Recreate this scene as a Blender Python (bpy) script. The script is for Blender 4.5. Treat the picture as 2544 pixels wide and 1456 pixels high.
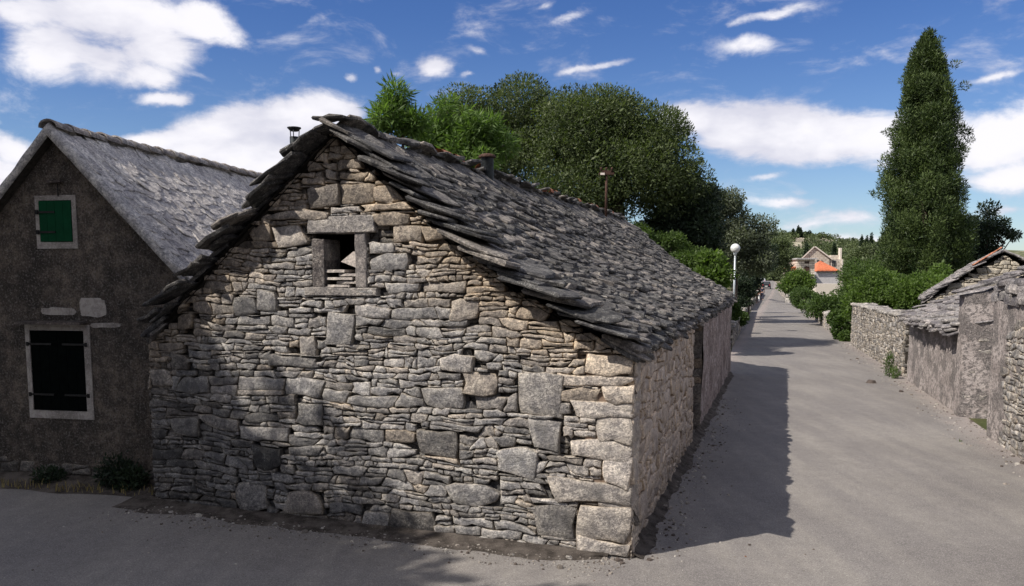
import bpy, math, random
import numpy as np
from mathutils import Vector, Matrix, noise as mnoise

PI = math.pi
SC = bpy.context.scene
for o in list(bpy.data.objects):
    bpy.data.objects.remove(o)

# ------------------------------------------------------------------ camera
FPX = 2050.0; CXP = 1271.5; CYP = 900.0; HOR = 692.0; WPX = 2543.0; CAMZ = 2.6
PITCH = math.atan((CYP - HOR) / FPX)
cd = bpy.data.cameras.new('camera'); cam = bpy.data.objects.new('camera', cd)
SC.collection.objects.link(cam); SC.camera = cam
cd.sensor_width = 36.0; cd.lens = 36.0 * FPX / WPX
cd.shift_y = (CYP - 728.0) / WPX
cd.clip_start = 0.05; cd.clip_end = 6000
cam.location = (0, 0, CAMZ); cam.rotation_euler = (PI / 2 - PITCH, 0, 0)

# ------------------------------------------------------------------ sun, exposure
SUN = Vector((-0.618, -0.32, 0.719)).normalized()       # towards the sun
ELEV = math.asin(SUN.z); AZ = math.atan2(SUN.x, SUN.y)
sd = bpy.data.lights.new('sun', 'SUN'); sd.energy = 4.6; sd.angle = math.radians(0.55)
sd.color = (1.0, 0.92, 0.82)
sun = bpy.data.objects.new('sun', sd); SC.collection.objects.link(sun)
sun.rotation_euler = (-SUN).to_track_quat('-Z', 'Y').to_euler()
SC.view_settings.view_transform = 'Standard'
SC.view_settings.look = 'None'
SC.view_settings.gamma = 1.0
SC.view_settings.use_curve_mapping = False
SC.view_settings.exposure = 0.46
SC.render.engine = 'CYCLES'
SC.cycles.max_bounces = 6
SC.cycles.diffuse_bounces = 3


def ray(px, py):
    xc = (px - CXP) / FPX; yc = -(py - CYP) / FPX
    c, s = math.cos(PITCH), math.sin(PITCH)
    return Vector((xc, c + yc * s, -s + yc * c))


def ground(px, py, z=0.0):
    d = ray(px, py); t = (z - CAMZ) / d.z
    return Vector((d.x * t, d.y * t, z))


def hit(px, py, p0, n):
    d = ray(px, py); o = Vector((0, 0, CAMZ))
    t = (p0 - o).dot(n) / d.dot(n)
    return o + d * t


def at(px, py, y):
    d = ray(px, py); t = y / d.y
    return Vector((d.x * t, y, CAMZ + d.z * t))


# ------------------------------------------------------------------ node helper
class NT:
    def __init__(s, tree):
        s.t = tree; s.t.nodes.clear()

    def n(s, typ, **kw):
        nd = s.t.nodes.new(typ)
        for k, v in kw.items():
            if k == 'ins':
                for a, b in v.items():
                    if isinstance(b, bpy.types.NodeSocket):
                        s.t.links.new(b, nd.inputs[a])
                    else:
                        nd.inputs[a].default_value = b
            else:
                setattr(nd, k, v)
        return nd

    def math(s, op, a, b=None, c=None, clamp=False):
        ins = {0: a}
        if b is not None: ins[1] = b
        if c is not None: ins[2] = c
        return s.n('ShaderNodeMath', operation=op, use_clamp=clamp, ins=ins).outputs[0]

    def mix(s, f, a, b, blend='MIX'):
        nd = s.n('ShaderNodeMix', data_type='RGBA', blend_type=blend)
        for k, v in ((0, f), (6, a), (7, b)):
            if isinstance(v, bpy.types.NodeSocket): s.t.links.new(v, nd.inputs[k])
            else:
                nd.inputs[k].default_value = v if k == 0 else (tuple(v) + (1,) if len(v) == 3 else v)
        return nd.outputs[2]

    def noise(s, vec, scale, detail=4, rough=.55, dist=0.0):
        nd = s.n('ShaderNodeTexNoise', ins={'Vector': vec, 'Scale': scale, 'Detail': detail, 'Roughness': rough, 'Distortion': dist})
        return nd.outputs[0]

    def ramp(s, v, a, b, c=0.0, d=1.0, smooth=True):
        nd = s.n('ShaderNodeMapRange', interpolation_type='SMOOTHSTEP' if smooth else 'LINEAR', clamp=True,
                 ins={0: v, 1: a, 2: b, 3: c, 4: d})
        return nd.outputs[0]


# ------------------------------------------------------------------ world: sky and clouds
w = bpy.data.worlds.new('World'); SC.world = w; w.use_nodes = True
T = NT(w.node_tree)
sky = T.n('ShaderNodeTexSky', sky_type='NISHITA', sun_disc=False, sun_elevation=ELEV, sun_rotation=AZ,
          altitude=50, air_density=1.0, dust_density=0.35, ozone_density=3.0)
tc = T.n('ShaderNodeTexCoord')
sep = T.n('ShaderNodeSeparateXYZ', ins={0: tc.outputs['Generated']})
azs = T.math('ARCTAN2', sep.outputs[0], sep.outputs[1])
els = T.math('ARCSINE', sep.outputs[2])
ae = T.n('ShaderNodeCombineXYZ', ins={0: azs, 1: els, 2: 0.0}).outputs[0]
wn = T.n('ShaderNodeTexNoise', ins={'Vector': tc.outputs['Generated'], 'Scale': 9.0, 'Detail': 6, 'Roughness': .6})
warp = T.n('ShaderNodeVectorMath', operation='MULTIPLY_ADD', ins={0: wn.outputs[1], 1: (.05, .035, 0), 2: ae}).outputs[0]
warp = T.n('ShaderNodeVectorMath', operation='ADD', ins={0: warp, 1: (-.025, -.0175, 0)}).outputs[0]
# (px, py, rx, ry, rotation deg, strength)
BLOBS = [(130, 130, 145, 76, 0, .85), (300, 40, 230, 95, 0, .85), (400, 130, 150, 80, 0, .85), (500, 50, 120, 60, -12, .85),
         (60, 20, 170, 60, 0, .6), (255, 150, 130, 60, 0, .75), (380, 190, 90, 40, 0, .8),
         (415, 250, 92, 20, 2, .8), (500, 190, 60, 18, -20, .5),
         (380, 352, 150, 36, 8, .9), (560, 330, 190, 62, 14, 1.1), (740, 300, 170, 68, 14, 1.1), (650, 400, 320, 80, 0, 1.1),
         (830, 280, 100, 44, -10, 1), (800, 380, 200, 70, 0, 1), (40, 372, 100, 46, -20, .9), (0, 440, 120, 60, 0, .9), (0, 300, 30, 16, 0, .4),
         (1085, 172, 46, 26, 5, .75), (870, 195, 28, 18, 0, .55), (940, 180, 18, 14, 0, .5), (1150, 187, 24, 9, 0, .45),
         (1415, 38, 75, 15, 12, .5), (1500, 160, 130, 12, 6, .5), (1440, 170, 60, 10, 8, .5), (1870, 108, 85, 28, 3, .6),
         (1930, 36, 120, 17, 8, .6), (1830, 60, 40, 10, 5, .4), (1365, 10, 34, 10, 10, .4), (1180, 130, 40, 14, -30, .4), (1000, 190, 30, 10, 0, .35),
         (1720, 300, 100, 52, -8, 1), (1830, 325, 150, 76, 0, 1.1), (1960, 335, 200, 78, 0, 1.1), (2110, 345, 180, 70, 0, 1.1),
         (2300, 345, 190, 78, 0, 1.1), (2450, 350, 190, 95, 5, 1.1), (2560, 330, 150, 90, 5, 1), (2500, 440, 130, 50, 0, .8),
         (1900, 436, 85, 14, 2, .5), (1930, 498, 120, 16, -2, .5), (2060, 550, 190, 34, 0, .55), (2150, 600, 260, 30, 0, .6),
         (2480, 182, 130, 13, 5, .45), (2500, 525, 80, 14, 0, .5), (1990, 475, 60, 10, 0, .3)]
acc = None
for (px, py, rx, ry, rot, st) in BLOBS:
    d = ray(px, py).normalized()
    a0 = math.atan2(d.x, d.y); e0 = math.asin(d.z); k = math.cos(a0)
    mp = T.n('ShaderNodeMapping', vector_type='TEXTURE',
             ins={0: warp, 1: (a0, e0, 0), 2: (0, 0, math.radians(rot)), 3: (rx / FPX * k * k, ry / FPX * k, 1)})
    ln = T.n('ShaderNodeVectorMath', operation='LENGTH', ins={0: mp.outputs[0]}).outputs['Value']
    v = T.math('MULTIPLY', T.math('SUBTRACT', 1.25, ln, clamp=True), st)
    acc = v if acc is None else T.math('SMOOTH_MAX', acc, v, 0.25)
far = T.noise(T.n('ShaderNodeVectorMath', operation='MULTIPLY', ins={0: tc.outputs['Generated'], 1: (1, 1, 2.5)}).outputs[0], 2.2, 5, .55)
behind = T.math('MULTIPLY', T.ramp(far, .36, .56), T.ramp(T.math('ABSOLUTE', azs), .70, 1.0))  # unseen cloud outside the view, thickened to make the sky fill more neutral
acc = T.math('MAXIMUM', acc, T.math('MULTIPLY', behind, .9))
str_v = T.n('ShaderNodeVectorMath', operation='MULTIPLY', ins={0: ae, 1: (1.0, 2.2, 1)}).outputs[0]
n1 = T.noise(str_v, 11.0, 9, .62, .35)
n2 = T.noise(str_v, 4.0, 5, .55)
dens = T.math('ADD', T.math('ADD', acc, T.math('MULTIPLY', T.math('MULTIPLY', T.math('SUBTRACT', n1, .52), 1.35), T.ramp(acc, .0, .3, .72, 1.0))), -.16)
cover = T.ramp(dens, .0, .50)
cshade = T.mix(T.ramp(T.math('ADD', n2, T.math('MULTIPLY', dens, .25)), .42, .72), (6.6, 6.6, 7.6), (9.6, 9.4, 9.8))
ramp_el = T.ramp(els, .0, .34)
tint = T.mix(ramp_el, (.90, .96, 1.06), (.44, .62, .98))
skyc = T.mix(1.0, sky.outputs[0], tint, 'MULTIPLY')
fin = T.mix(T.math('MULTIPLY', cover, .96), skyc, cshade)
bg = T.n('ShaderNodeBackground', ins={0: fin, 1: 0.078})
T.n('ShaderNodeOutputWorld', ins={0: bg.outputs[0]})
w.cycles.sampling_method = 'MANUAL'; w.cycles.sample_map_resolution = 512

# ------------------------------------------------------------------ materials
def new_mat(name):
    m = bpy.data.materials.new(name); m.use_nodes = True
    return m, NT(m.node_tree)


def finish(T, col, rough=.9, bump=None, bstr=.5, bdist=.01, metal=0.0, spec=.3):
    b = T.n('ShaderNodeBsdfPrincipled')
    def put(k, v):
        if isinstance(v, bpy.types.NodeSocket): T.t.links.new(v, b.inputs[k])
        else: b.inputs[k].default_value = (tuple(v) + (1,) if hasattr(v, '__len__') and len(v) == 3 else v)
    put('Base Color', col); put('Roughness', rough); put('Metallic', metal); put('Specular IOR Level', spec)
    if bump is not None:
        bn = T.n('ShaderNodeBump', ins={'Strength': bstr, 'Distance': bdist, 'Height': bump})
        T.t.links.new(bn.outputs[0], b.inputs['Normal'])
    T.n('ShaderNodeOutputMaterial', ins={0: b.outputs[0]})
    return b


def stone_mat(name, lichen_dark=.5, lichen_white=.35, colmul=(1, 1, 1), scale=1.0, contrast=1.0):
    m, T = new_mat(name)
    pos = T.n('ShaderNodeNewGeometry').outputs['Position']
    at_ = T.n('ShaderNodeAttribute', attribute_name='Col').outputs[0]
    n1 = T.noise(pos, 8 * scale, 7, .68)
    n2 = T.noise(pos, 30 * scale, 6, .72)
    n3 = T.noise(pos, 3.2 * scale, 5, .6)
    n4 = T.noise(pos, 85 * scale, 4, .7)
    c = T.mix(1.0, at_, colmul, 'MULTIPLY')
    k = contrast
    c = T.mix(T.ramp(n1, .40, .62), T.mix(1.0, c, (1 - .34 * k, 1 - .34 * k, 1 - .32 * k), 'MULTIPLY'), T.mix(1.0, c, (1 + .20 * k, 1 + .18 * k, 1 + .14 * k), 'MULTIPLY'))
    c = T.mix(T.ramp(n2, .42, .60), T.mix(1.0, c, (1 - .40 * k, 1 - .40 * k, 1 - .39 * k), 'MULTIPLY'), T.mix(1.0, c, (1 + .22 * k, 1 + .20 * k, 1 + .17 * k), 'MULTIPLY'))
    c = T.mix(T.ramp(n4, .40, .62), T.mix(1.0, c, (1 - .26 * k,) * 3, 'MULTIPLY'), T.mix(1.0, c, (1 + .22 * k,) * 3, 'MULTIPLY'))
    dk = T.math('MULTIPLY', T.ramp(T.math('ADD', T.math('MULTIPLY', n2, .45), T.math('MULTIPLY', n3, .55)), .53, .60), lichen_dark)
    c = T.mix(dk, c, (.05, .05, .05))
    wh = T.math('MULTIPLY', T.math('MULTIPLY', T.ramp(n4, .54, .64), T.ramp(n1, .50, .60)), lichen_white)
    c = T.mix(wh, c, (.50, .50, .47))
    h = T.math('ADD', T.math('MULTIPLY', n1, .8), T.math('ADD', T.math('MULTIPLY', n2, .7), T.math('MULTIPLY', n4, .35)))
    finish(T, c, .93, h, 1.0, .035, spec=.15)
    return m


M = {}
M['stone'] = stone_mat('dry_stone', .5, .45, contrast=.9)
M['slab'] = stone_mat('roof_stone', .55, .8)
M['limeslab'] = stone_mat('limewashed_stone', .22, .8, contrast=.9)
M['greystone'] = stone_mat('weathered_wall_stone', .65, .7)
M['farstone'] = stone_mat('far_stone', .12, .15, contrast=.5)


def plain(name, col, rough=.8, metal=0.0, var=.25, sc=20.0, bstr=.3, spec=.3, col2=None):
    m, T = new_mat(name)
    pos = T.n('ShaderNodeNewGeometry').outputs['Position']
    n = T.noise(pos, sc, 5, .6)
    a = tuple(c * (1 - var) for c in col); b = col2 or tuple(min(1, c * (1 + var)) for c in col)
    finish(T, T.mix(T.ramp(n, .3, .7), a, b), rough, n, bstr, .01, metal, spec)
    return m


M['core'] = plain('wall_core_earth', (.035, .03, .025), 1, 0, .4)
M['mortar'] = plain('old_mortar', (.17, .125, .095), 1, 0, .35, 14)
M['darkmetal'] = plain('sooty_metal', (.022, .026, .028), .5, .6, .4)
M['rust'] = plain('rusty_iron', (.055, .03, .022), .85, .2, .5, 30)
M['green_paint'] = plain('green_paint', (.001, .042, .016), .8, 0, .12, 9, .1, spec=.1)
M['dark_paint'] = plain('very_dark_green_paint', (.002, .0032, .003), .95, 0, .3, spec=.03)
M['black_iron'] = plain('black_iron', (.012, .012, .012), .6, .4, .3)
M['lamp_metal'] = plain('galvanised_post', (.42, .46, .48), .4, .5, .1)
M['terracotta'] = plain('terracotta', (.40, .17, .10), .9, 0, .35, 25)
M['orange_tile'] = plain('new_orange_roof_tile', (.50, .16, .08), .8, 0, .2, 3)
M['white_stone'] = plain('pale_cut_stone', (.58, .53, .47), .9, 0, .15, 25)
M['glass_dark'] = plain('dark_window', (.03, .035, .04), .2, 0, .1)
M['tyre'] = plain('rubber', (.02, .02, .02), .8)
M['carblack'] = plain('black_car_paint', (.012, .014, .018), .25, 0, .05)
M['carsilver'] = plain('silver_car_paint', (.45, .47, .5), .3, .3, .05)
M['redlight'] = plain('red_lens', (.35, .02, .02), .3)
M['skin'] = plain('skin', (.45, .27, .2), .6, 0, .05)
M['redshirt'] = plain('dark_red_shirt', (.30, .03, .035), .8, 0, .1)
M['whitecloth'] = plain('white_cloth', (.7, .7, .68), .8, 0, .1)
M['navycloth'] = plain('navy_cloth', (.02, .022, .04), .8, 0, .1)
M['hair'] = plain('brown_hair', (.03, .018, .012), .7)
M['bark'] = plain('bark', (.07, .055, .045), .95, 0, .4, 12, .8)
M['concrete'] = plain('grey_render', (.46, .45, .46), .9, 0, .06, 2)
M['wood'] = plain('weathered_wood', (.05, .035, .03), .9, 0, .4, 20)
M['plaque'] = plain('cable_black', (.02, .02, .02), .7)

# rough render of the left house: grey brown, small pale aggregate
m, T = new_mat('rough_cast_render'); M['roughcast'] = m
pos = T.n('ShaderNodeNewGeometry').outputs['Position']
nA = T.noise(pos, 42, 5, .75); nB = T.noise(pos, 1.3, 5, .6); nC = T.noise(pos, 7, 5, .6)
vo = T.n('ShaderNodeTexVoronoi', feature='F1', ins={'Vector': pos, 'Scale': 75})
c = T.mix(T.ramp(nB, .35, .68), (.085, .075, .066), (.175, .15, .125))
c = T.mix(T.ramp(nC, .4, .65), T.mix(1.0, c, (.62, .62, .62), 'MULTIPLY'), T.mix(1.0, c, (1.25, 1.2, 1.15), 'MULTIPLY'))
c = T.mix(T.math('MULTIPLY', T.ramp(nA, .53, .62), .5), c, (.34, .31, .285))
c = T.mix(T.math('MULTIPLY', T.ramp(nA, .48, .38), .7), c, (.035, .031, .027))
finish(T, c, .95, T.math('ADD', T.math('MULTIPLY', nA, 1.0), vo.outputs[0]), 1.0, .025, spec=.15)

# render / plaster with streaks (road side)
def plaster(name, ca, cb, dark, dk_amt, sv=(2.4, 2.4, .9)):
    m, T = new_mat(name); M[name] = m
    pos = T.n('ShaderNodeNewGeometry').outputs['Position']
    st = T.n('ShaderNodeVectorMath', operation='MULTIPLY', ins={0: pos, 1: sv}).outputs[0]
    s1 = T.noise(st, 1.6, 6, .65); s2 = T.noise(pos, 16, 6, .7); s3 = T.noise(pos, 55, 4, .7); s4 = T.noise(pos, 2.2, 4, .5)
    c = T.mix(T.ramp(s1, .38, .62), ca, cb)
    c = T.mix(T.math('MULTIPLY', T.ramp(s2, .49, .55), dk_amt), c, dark)
    c = T.mix(T.math('MULTIPLY', T.ramp(T.math('ADD', s4, T.math('MULTIPLY', s1, .5)), .76, .68), dk_amt * .8), c, dark)
    c = T.mix(T.math('MULTIPLY', T.ramp(s3, .53, .60), .5), c, (.5, .46, .43))
    finish(T, c, .95, T.math('ADD', s2, T.math('MULTIPLY', s3, .5)), .9, .04, spec=.15)
plaster('pinkplaster', (.30, .235, .215), (.42, .36, .34), (.12, .09, .08), .75, (3.2, 3.2, 1.2))
plaster('greyplaster', (.27, .235, .225), (.42, .375, .36), (.085, .08, .08), .75, (1.6, 1.6, 2.0))
plaster('frameplaster', (.26, .24, .215), (.42, .39, .355), (.16, .14, .13), .35)

# leaves
def leaf_mat(name, a, b, trans=.35):
    m, T = new_mat(name); M[name] = m
    t = T.n('ShaderNodeAttribute', attribute_name='tone').outputs['Fac']
    c = T.mix(t, a, b)
    d = T.n('ShaderNodeBsdfPrincipled', ins={'Base Color': c, 'Roughness': .55, 'Specular IOR Level': .25})
    tr = T.n('ShaderNodeBsdfTranslucent', ins={0: T.mix(1.0, c, (1.3, 1.5, .6), 'MULTIPLY')})
    mx = T.n('ShaderNodeMixShader', ins={0: trans, 1: d.outputs[0], 2: tr.outputs[0]})
    T.n('ShaderNodeOutputMaterial', ins={0: mx.outputs[0]})
leaf_mat('leaf_dark', (.014, .026, .011), (.105, .135, .055))
leaf_mat('leaf_deep', (.010, .020, .012), (.035, .055, .028), .2)
leaf_mat('leaf_light', (.05, .095, .02), (.13, .20, .06), .45)
leaf_mat('leaf_mid', (.03, .055, .015), (.09, .14, .04), .4)
leaf_mat('leaf_olive', (.05, .065, .045), (.13, .15, .10), .3)
leaf_mat('leaf_cypress', (.012, .026, .009), (.082, .118, .036), .2)
leaf_mat('leaf_fig', (.05, .085, .02), (.12, .185, .045), .45)
leaf_mat('leaf_far', (.045, .06, .03), (.10, .13, .055), .2)
leaf_mat('leaf_brown', (.05, .04, .03), (.10, .08, .06), .2)
leaf_mat('straw', (.16, .12, .05), (.34, .27, .13), .3)

# asphalt
m, T = new_mat('worn_asphalt'); M['asphalt'] = m
pos = T.n('ShaderNodeNewGeometry').outputs['Position']
edge = T.n('ShaderNodeAttribute', attribute_name='dirt').outputs['Fac']
nf = T.noise(pos, 95, 4, .7); nm = T.noise(pos, 6, 6, .6); nl = T.noise(pos, .55, 5, .55)
st = T.n('ShaderNodeVectorMath', operation='MULTIPLY', ins={0: pos, 1: (1.6, .22, 1)}).outputs[0]
nst = T.noise(st, 1.5, 5, .6)
c = T.mix(T.ramp(nl, .35, .65), (.186, .174, .163), (.219, .206, .192))
c = T.mix(T.ramp(nst, .35, .7), T.mix(1.0, c, (.88, .88, .90), 'MULTIPLY'), T.mix(1.0, c, (1.12, 1.12, 1.1), 'MULTIPLY'))
c = T.mix(T.ramp(nm, .3, .75), T.mix(1.0, c, (.85, .85, .86), 'MULTIPLY'), c)
c = T.mix(T.math('MULTIPLY', T.ramp(nf, .54, .64), .55), c, (.40, .385, .375))
c = T.mix(T.math('MULTIPLY', T.ramp(nf, .46, .34), .7), c, (.06, .057, .056))
c = T.mix(T.math('MULTIPLY', T.ramp(T.noise(pos, 1.1, 6, .7), .54, .66), .22), c, (.10, .092, .088))
dn = T.math('ADD', edge, T.math('MULTIPLY', T.math('SUBTRACT', T.noise(pos, 2.6, 6, .65), .5), .9))
c = T.mix(T.math('MULTIPLY', T.ramp(dn, .45, 1.0), .75), c, T.mix(T.ramp(nf, .35, .7), (.20, .17, .155), (.36, .32, .30)))
finish(T, c, .93, T.math('ADD', nf, T.math('MULTIPLY', nm, .6)), .55, .012, spec=.2)

# earth / fields
m, T = new_mat('field_soil'); M['soil'] = m
pos = T.n('ShaderNodeNewGeometry').outputs['Position']
nl = T.noise(pos, .25, 6, .6); nf = T.noise(pos, 9, 6, .7)
c = T.mix(T.ramp(nl, .4, .6), (.075, .09, .035), (.16, .13, .085))
c = T.mix(T.ramp(nf, .4, .7), T.mix(1.0, c, (.6, .6, .6), 'MULTIPLY'), c)
finish(T, c, 1, nf, .8, .04, spec=.1)
m, T = new_mat('dirt_litter'); M['dirt'] = m
pos = T.n('ShaderNodeNewGeometry').outputs['Position']
nl = T.noise(pos, 5, 6, .65); nf = T.noise(pos, 70, 5, .75)
c = T.mix(T.ramp(nl, .35, .65), (.05, .043, .038), (.135, .118, .105))
c = T.mix(T.math('MULTIPLY', T.ramp(nf, .58, .66), .8), c, (.28, .25, .22))
finish(T, c, 1, T.math('ADD', nl, nf), 1.0, .03, spec=.1)
m, T = new_mat('hill_scrub'); M['hill'] = m
pos = T.n('ShaderNodeNewGeometry').outputs['Position']
nl = T.noise(pos, .03, 6, .6); nf = T.noise(pos, .35, 5, .7)
c = T.mix(T.ramp(nf, .4, .6), (.07, .085, .04), (.17, .17, .11))
c = T.mix(T.ramp(nl, .52, .6), c, (.42, .38, .30))
finish(T, c, 1, nf, .5, .5, spec=.1)


# ------------------------------------------------------------------ mesh builder
WO = {}                                               # world origin of every object made here
COL = SC.collection


class MB:
    def __init__(s):
        s.v = []; s.f = []; s.c = []; s.sm = []; s.t = []

    def add(s, verts, faces, col=(.5, .5, .5), smooth=None, tone=.5):
        b = len(s.v)
        s.v.extend([tuple(p) for p in verts])
        s.f.extend([tuple(i + b for i in f) for f in faces])
        s.c.extend(col if isinstance(col, list) else [col] * len(verts)); s.t.extend([tone] * len(verts))
        s.sm.extend(smooth if smooth is not None else [False] * len(faces))

    def box(s, c, size, rz=0.0, col=(.5, .5, .5), taper=1.0, R=None):
        hx, hy, hz = [k / 2 for k in size]
        P = []
        for z in (-1, 1):
            k = taper if z > 0 else 1
            for x, y in ((-1, -1), (1, -1), (1, 1), (-1, 1)):
                P.append(Vector((x * hx * k, y * hy * k, z * hz)))
        Rm = R if R is not None else Matrix.Rotation(rz, 3, 'Z')
        P = [Rm @ p + Vector(c) for p in P]
        s.add(P, [(0, 3, 2, 1), (4, 5, 6, 7), (0, 1, 5, 4), (1, 2, 6, 5), (2, 3, 7, 6), (3, 0, 4, 7)], col)

    def tube(s, pts, rad, n=8, col=(.5, .5, .5), cap=True):
        V = []; F = []
        pts = [Vector(p) for p in pts]
        for i, p in enumerate(pts):
            d = (pts[min(i + 1, len(pts) - 1)] - pts[max(i - 1, 0)]).normalized()
            a = d.orthogonal().normalized()
            if abs(d.z) < .95: a = d.cross(Vector((0, 0, 1))).normalized()
            else: a = Vector((1, 0, 0)) - d * d.x; a.normalize()
            b = d.cross(a)
            r = rad[i] if hasattr(rad, '__len__') else rad
            for k in range(n):
                th = 2 * PI * k / n
                V.append(p + a * (r * math.cos(th)) + b * (r * math.sin(th)))
        for i in range(len(pts) - 1):
            for k in range(n):
                F.append((i * n + k, i * n + (k + 1) % n, (i + 1) * n + (k + 1) % n, (i + 1) * n + k))
        sm = [True] * len(F)
        if cap:
            F.append(tuple(range(n))[::-1]); F.append(tuple((len(pts) - 1) * n + k for k in range(n))); sm += [False, False]
        s.add(V, F, col, sm)

    def lathe(s, c, prof, n=20, col=(.5, .5, .5)):      # prof: list of (r, z)
        V = []; F = []
        for r, z in prof:
            for k in range(n):
                th = 2 * PI * k / n
                V.append((c[0] + r * math.cos(th), c[1] + r * math.sin(th), c[2] + z))
        for i in range(len(prof) - 1):
            for k in range(n):
                F.append((i * n + k, i * n + (k + 1) % n, (i + 1) * n + (k + 1) % n, (i + 1) * n + k))
        s.add(V, F, col, [True] * len(F))

    def build(s, name, mat, parent=None, origin=None):
        me = bpy.data.meshes.new(name)
        V = np.array(s.v, dtype=np.float64)
        if origin is None:
            origin = WO[parent.name] if parent is not None else Vector(V.mean(0)[:2].tolist() + [float(V[:, 2].min())])
        if origin == 'c':
            origin = Vector(V.mean(0).tolist())
        o_ = np.array(origin)
        me.from_pydata((V - o_).tolist(), [], s.f)
        me.polygons.foreach_set('use_smooth', s.sm)
        ca = me.attributes.new('Col', 'FLOAT_COLOR', 'POINT')
        arr = np.ones((len(s.v), 4), dtype=np.float32); arr[:, :3] = np.array(s.c, dtype=np.float32)[:, :3]
        ca.data.foreach_set('color', arr.ravel())
        ta = me.attributes.new('tone', 'FLOAT', 'POINT'); ta.data.foreach_set('value', np.array(s.t, dtype=np.float32))
        me.materials.append(mat)
        return link(name, me, parent, origin)


def link(name, me, parent, origin):
    o = bpy.data.objects.new(name, me); COL.objects.link(o)
    if parent is not None:
        o.parent = parent; o.location = Vector(origin) - WO[parent.name]
    else:
        o.location = origin
    WO[o.name] = Vector(origin)
    return o


def thing(name, loc, label, cat, group=None):
    o = bpy.data.objects.new(name, None); COL.objects.link(o); o.location = loc
    o.empty_display_size = .3
    WO[o.name] = Vector(loc); tag(o, label, cat, group)
    return o


def tag(o, label=None, cat=None, group=None, kind=None):
    if label: o['label'] = label
    if cat: o['category'] = cat
    if group: o['group'] = group
    if kind: o['kind'] = kind
    return o


def nz(x, y, z=0.0):
    return mnoise.noise(Vector((x, y, z)))


# ------------------------------------------------------------------ terrain and road
def smooth(a, b, x):
    t = min(1, max(0, (x - a) / (b - a))); return t * t * (3 - 2 * t)


def terrain(x, y):
    z = 0.0
    if y > 120:
        z += 1.9 * smooth(130, 230, y)
        u = x / max(y, 1)                               # the hill at the end of the lane
        prof = 21.0 - 6.5 * smooth(.30, .47, u) + 1.3 * nz(u * 14, .3)
        z += prof * smooth(235, 420, y) * (1 - .35 * smooth(.62, .8, abs(u)))
        z -= 14 * smooth(520, 900, y)
        z += 1.2 * nz(x * .02, y * .02) * smooth(200, 300, y)
    if x < -4 and y > 5:
        z += 0.0
    return z


def road_l(y):
    return float(np.interp(y, [-6, 11.6, 12.0, 22.9, 24, 31.7, 68, 100, 160, 260],
                           [-30, -30, 2.2, 5.9, 6.3, 8.5, 19.7, 29.6, 48, 78]))


def road_r(y):
    return float(np.interp(y, [-6, 3, 12.2, 21.9, 33.7, 92, 160, 260], [5.0, 5.6, 7.62, 10.5, 13.9, 31.4, 52.0, 81.5]))


# ground sheet, finer near, reaching past the horizon
xs = sorted(set([-3000, -1500, -800, -400, -200] + list(range(-100, 400, 12)) + [500, 700, 1000, 2000, 3500]))
ys = sorted(set([-500, -100, -30, 0, 20, 60, 100] + list(range(120, 640, 12)) + [700, 800, 1000, 1500, 2500, 4500]))
g = MB(); V = [(x, y, terrain(x, y) - (.012 if y < 119 or y > 300 else .3)) for y in ys for x in xs]
nx = len(xs)
F = [(j * nx + i, j * nx + i + 1, (j + 1) * nx + i + 1, (j + 1) * nx + i) for j in range(len(ys) - 1) for i in range(nx - 1)]
Fn = [f for f in F if V[f[0]][1] < 225]; Ff = [f for f in F if V[f[0]][1] >= 225]
g.add(V, Fn); o = g.build('ground', M['soil'], origin=Vector((0, 0, 0))); tag(o, kind='structure')
g = MB(); g.add(V, Ff); o = g.build('hill', M['hill'], origin=Vector((0, 0, 0))); tag(o, kind='structure')

g = MB(); V = []; Tn = []
yl = [-6, -2, 0, 2, 4] + [5 + .5 * i for i in range(60)] + list(range(35, 262, 4))
NX = 40
for y in yl:
    a, b = road_l(y), road_r(y)
    for i in range(NX + 1):
        f = i / NX; x = a + (b - a) * (f if y > 11.8 else (1 - (1 - f) ** 1.8))
        V.append((x, y, terrain(x, y) + .004))
        dr = b - x
        t = max(0, 1 - dr / 1.3) * .95
        if y > 7.7 and x > .6 + .326 * (y - 7.64): t = max(t, max(0, 1 - (x - (1.0 + .326 * (y - 7.64))) / .9) * .8)
        if y > 60: t = max(t, max(0, 1 - (x - a) / .6) * .6)
        Tn.append(t)
F = [(j * (NX + 1) + i, j * (NX + 1) + i + 1, (j + 1) * (NX + 1) + i + 1, (j + 1) * (NX + 1) + i) for j in range(len(yl) - 1) for i in range(NX)]
g.add(V, F, smooth=[True] * len(F)); o = g.build('road', M['asphalt'], origin=Vector((0, 0, 0))); tag(o, kind='structure')
at_ = o.data.attributes.new('dirt', 'FLOAT', 'POINT'); at_.data.foreach_set('value', Tn)

# ------------------------------------------------------------------ stone walling
def clip(poly, p, n):
    """keep the side where (q-p).n <= 0"""
    out = []
    for i in range(len(poly)):
        a = poly[i]; b = poly[(i + 1) % len(poly)]
        da = (a[0] - p[0]) * n[0] + (a[1] - p[1]) * n[1]; db = (b[0] - p[0]) * n[0] + (b[1] - p[1]) * n[1]
        if da <= 0: out.append(a)
        if da * db < 0:
            t = da / (da - db); out.append((a[0] + (b[0] - a[0]) * t, a[1] + (b[1] - a[1]) * t))
    return out


def area_c(poly):
    A = cx = cy = 0
    for i in range(len(poly)):
        x0, y0 = poly[i]; x1, y1 = poly[(i + 1) % len(poly)]
        k = x0 * y1 - x1 * y0; A += k; cx += (x0 + x1) * k; cy += (y0 + y1) * k
    if abs(A) < 1e-9: return 0, poly[0]
    return abs(A / 2), (cx / (3 * A), cy / (3 * A))


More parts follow.
